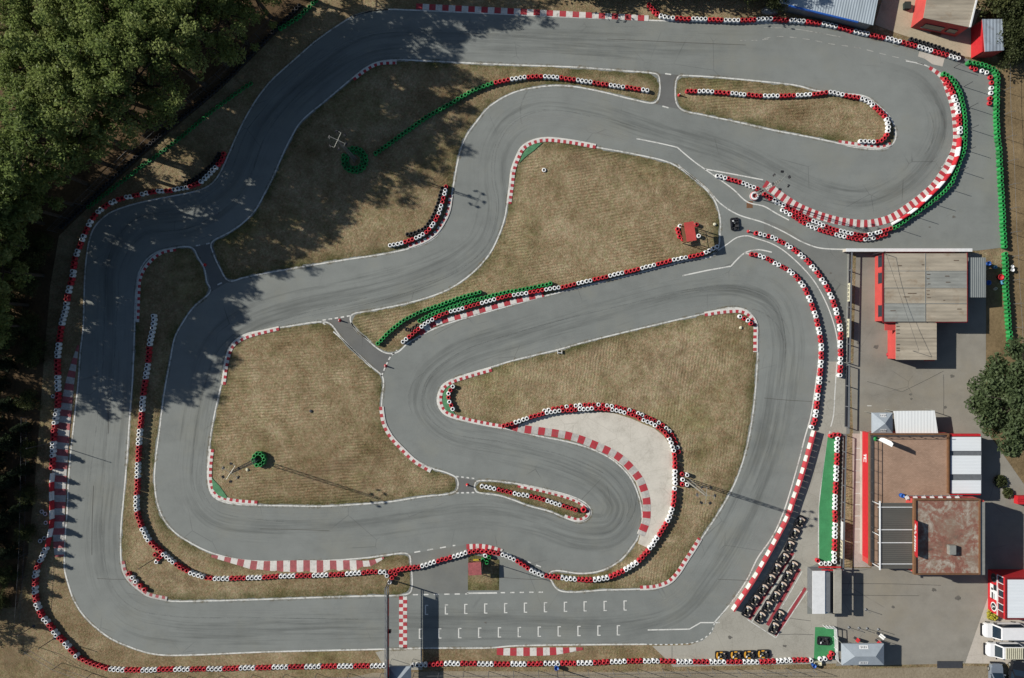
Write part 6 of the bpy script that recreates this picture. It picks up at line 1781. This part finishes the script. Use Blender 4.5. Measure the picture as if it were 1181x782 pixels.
for x, y, hh in ((12, 225, 3.4), (30, 240, 3), (44, 300, 3.2), (22, 312, 3.6), (6, 300, 3.4), (36, 330, 3), (14, 345, 3.4), (40, 372, 2.8), (24, 380, 3.2), (8, 396, 3), (46, 398, 2.4), (56, 282, 2.4), (30, 272, 3.2), (4, 262, 3.4), (42, 412, 2.6), (40, 460, 2.4), (38, 516, 2.2), (38, 566, 2.2), (36, 612, 2.2), (16, 660, 2.4), (4, 690, 2.6)):
    tree('bush', x, y, hh, 'low bush in the undergrowth along the left edge', 'undergrowth along the left edge')
tree('round', 1146, 460, 9.6, 'broad green tree between the garage yard and the clubhouse', ws=1.46)
TB = 'bushy trees at the top right'
for x, y, hh, lb in ((1140, 4, 5, 'bushy dark tree left of its group above the red store'), (1160, -6, 5.5, 'bushy tree in the top right corner, farthest up'), (1158, 22, 5, 'bushy tree leaning over the grey store roof'), (1170, 40, 5.5, 'bushy tree against the right edge beside the store'), (1156, 52, 4.2, 'low bushy tree at the foot of the red store'), (1172, 8, 5.5, 'bushy tree touching the right edge near the corner'), (1163, 66, 4, 'lowest bushy tree above the dry bank')):
    tree('bush', x, y, hh, lb, TB)
for x, y, hh in ((640, -30, 6), (672, -24, 5), (700, -34, 6), (735, -26, 5.5), (770, -30, 6), (800, -22, 5), (830, -26, 6), (862, -12, 5)):
    tree('bush', x, y, hh, 'dark bushy tree beyond the top edge shading the verge', 'bushes beyond the top edge')
tree('bush', 893, 3, 3.2, 'small dark bush behind the top barrier left of the shed')
tree('oak', 838, -30, 11, 'tree beyond the top edge shading the shed roof', ws=.8)
shrub(1152, 555, .9, .7, 'low green shrub on the bank below the broad tree', 'leaf_bush', n=320)
shrub(1161, 568, .7, .6, 'smaller low green shrub nearest the red skip', 'leaf_bush', n=240)

# ------------------------------------------------------------------ light, sky, camera
W = bpy.data.worlds.new('World')
bpy.context.scene.world = W
W.use_nodes = True
nt = W.node_tree
bgn = nt.nodes['Background']
sky = nt.nodes.new('ShaderNodeTexSky')
sky.sky_type = 'NISHITA'
sky.sun_disc = False
EL = R(31)
sd = Vector((-.952, .306, 0))                     # towards the sun, on the ground
sky.sun_elevation = EL
sky.sun_rotation = math.atan2(sd.x, sd.y)
sky.air_density = 1.0; sky.dust_density = .6; sky.ozone_density = 1.2
nt.links.new(sky.outputs['Color'], bgn.inputs['Color'])
bgn.inputs['Strength'].default_value = .055
sl = bpy.data.lights.new('sun', 'SUN')
sl.energy = 4.6
sl.angle = R(.55)
sl.color = (1., .95, .87)
so = bpy.data.objects.new('sun', sl)
C.objects.link(so)
so.location = (-60, 20, 60)
d = Vector((-sd.x * math.cos(EL), -sd.y * math.cos(EL), -math.sin(EL)))
so.rotation_euler = d.to_track_quat('-Z', 'Y').to_euler()

cam = bpy.data.cameras.new('camera')
co = bpy.data.objects.new('camera', cam)
C.objects.link(co)
co.location = (0, 0, HC)
co.rotation_euler = (0, 0, 0)
cam.sensor_width = 36.
cam.lens = 36. * 900 / 1181
cam.clip_start = .5
cam.clip_end = 2000
sc = bpy.context.scene
sc.camera = co
sc.view_settings.view_transform = 'Standard'
sc.view_settings.look = 'None'
sc.view_settings.exposure = .6
sc.view_settings.gamma = 1
sc.cycles.use_denoising = True
sc.cycles.max_bounces = 6
sc.cycles.transparent_max_bounces = 12
print('STACKS', NST[0])
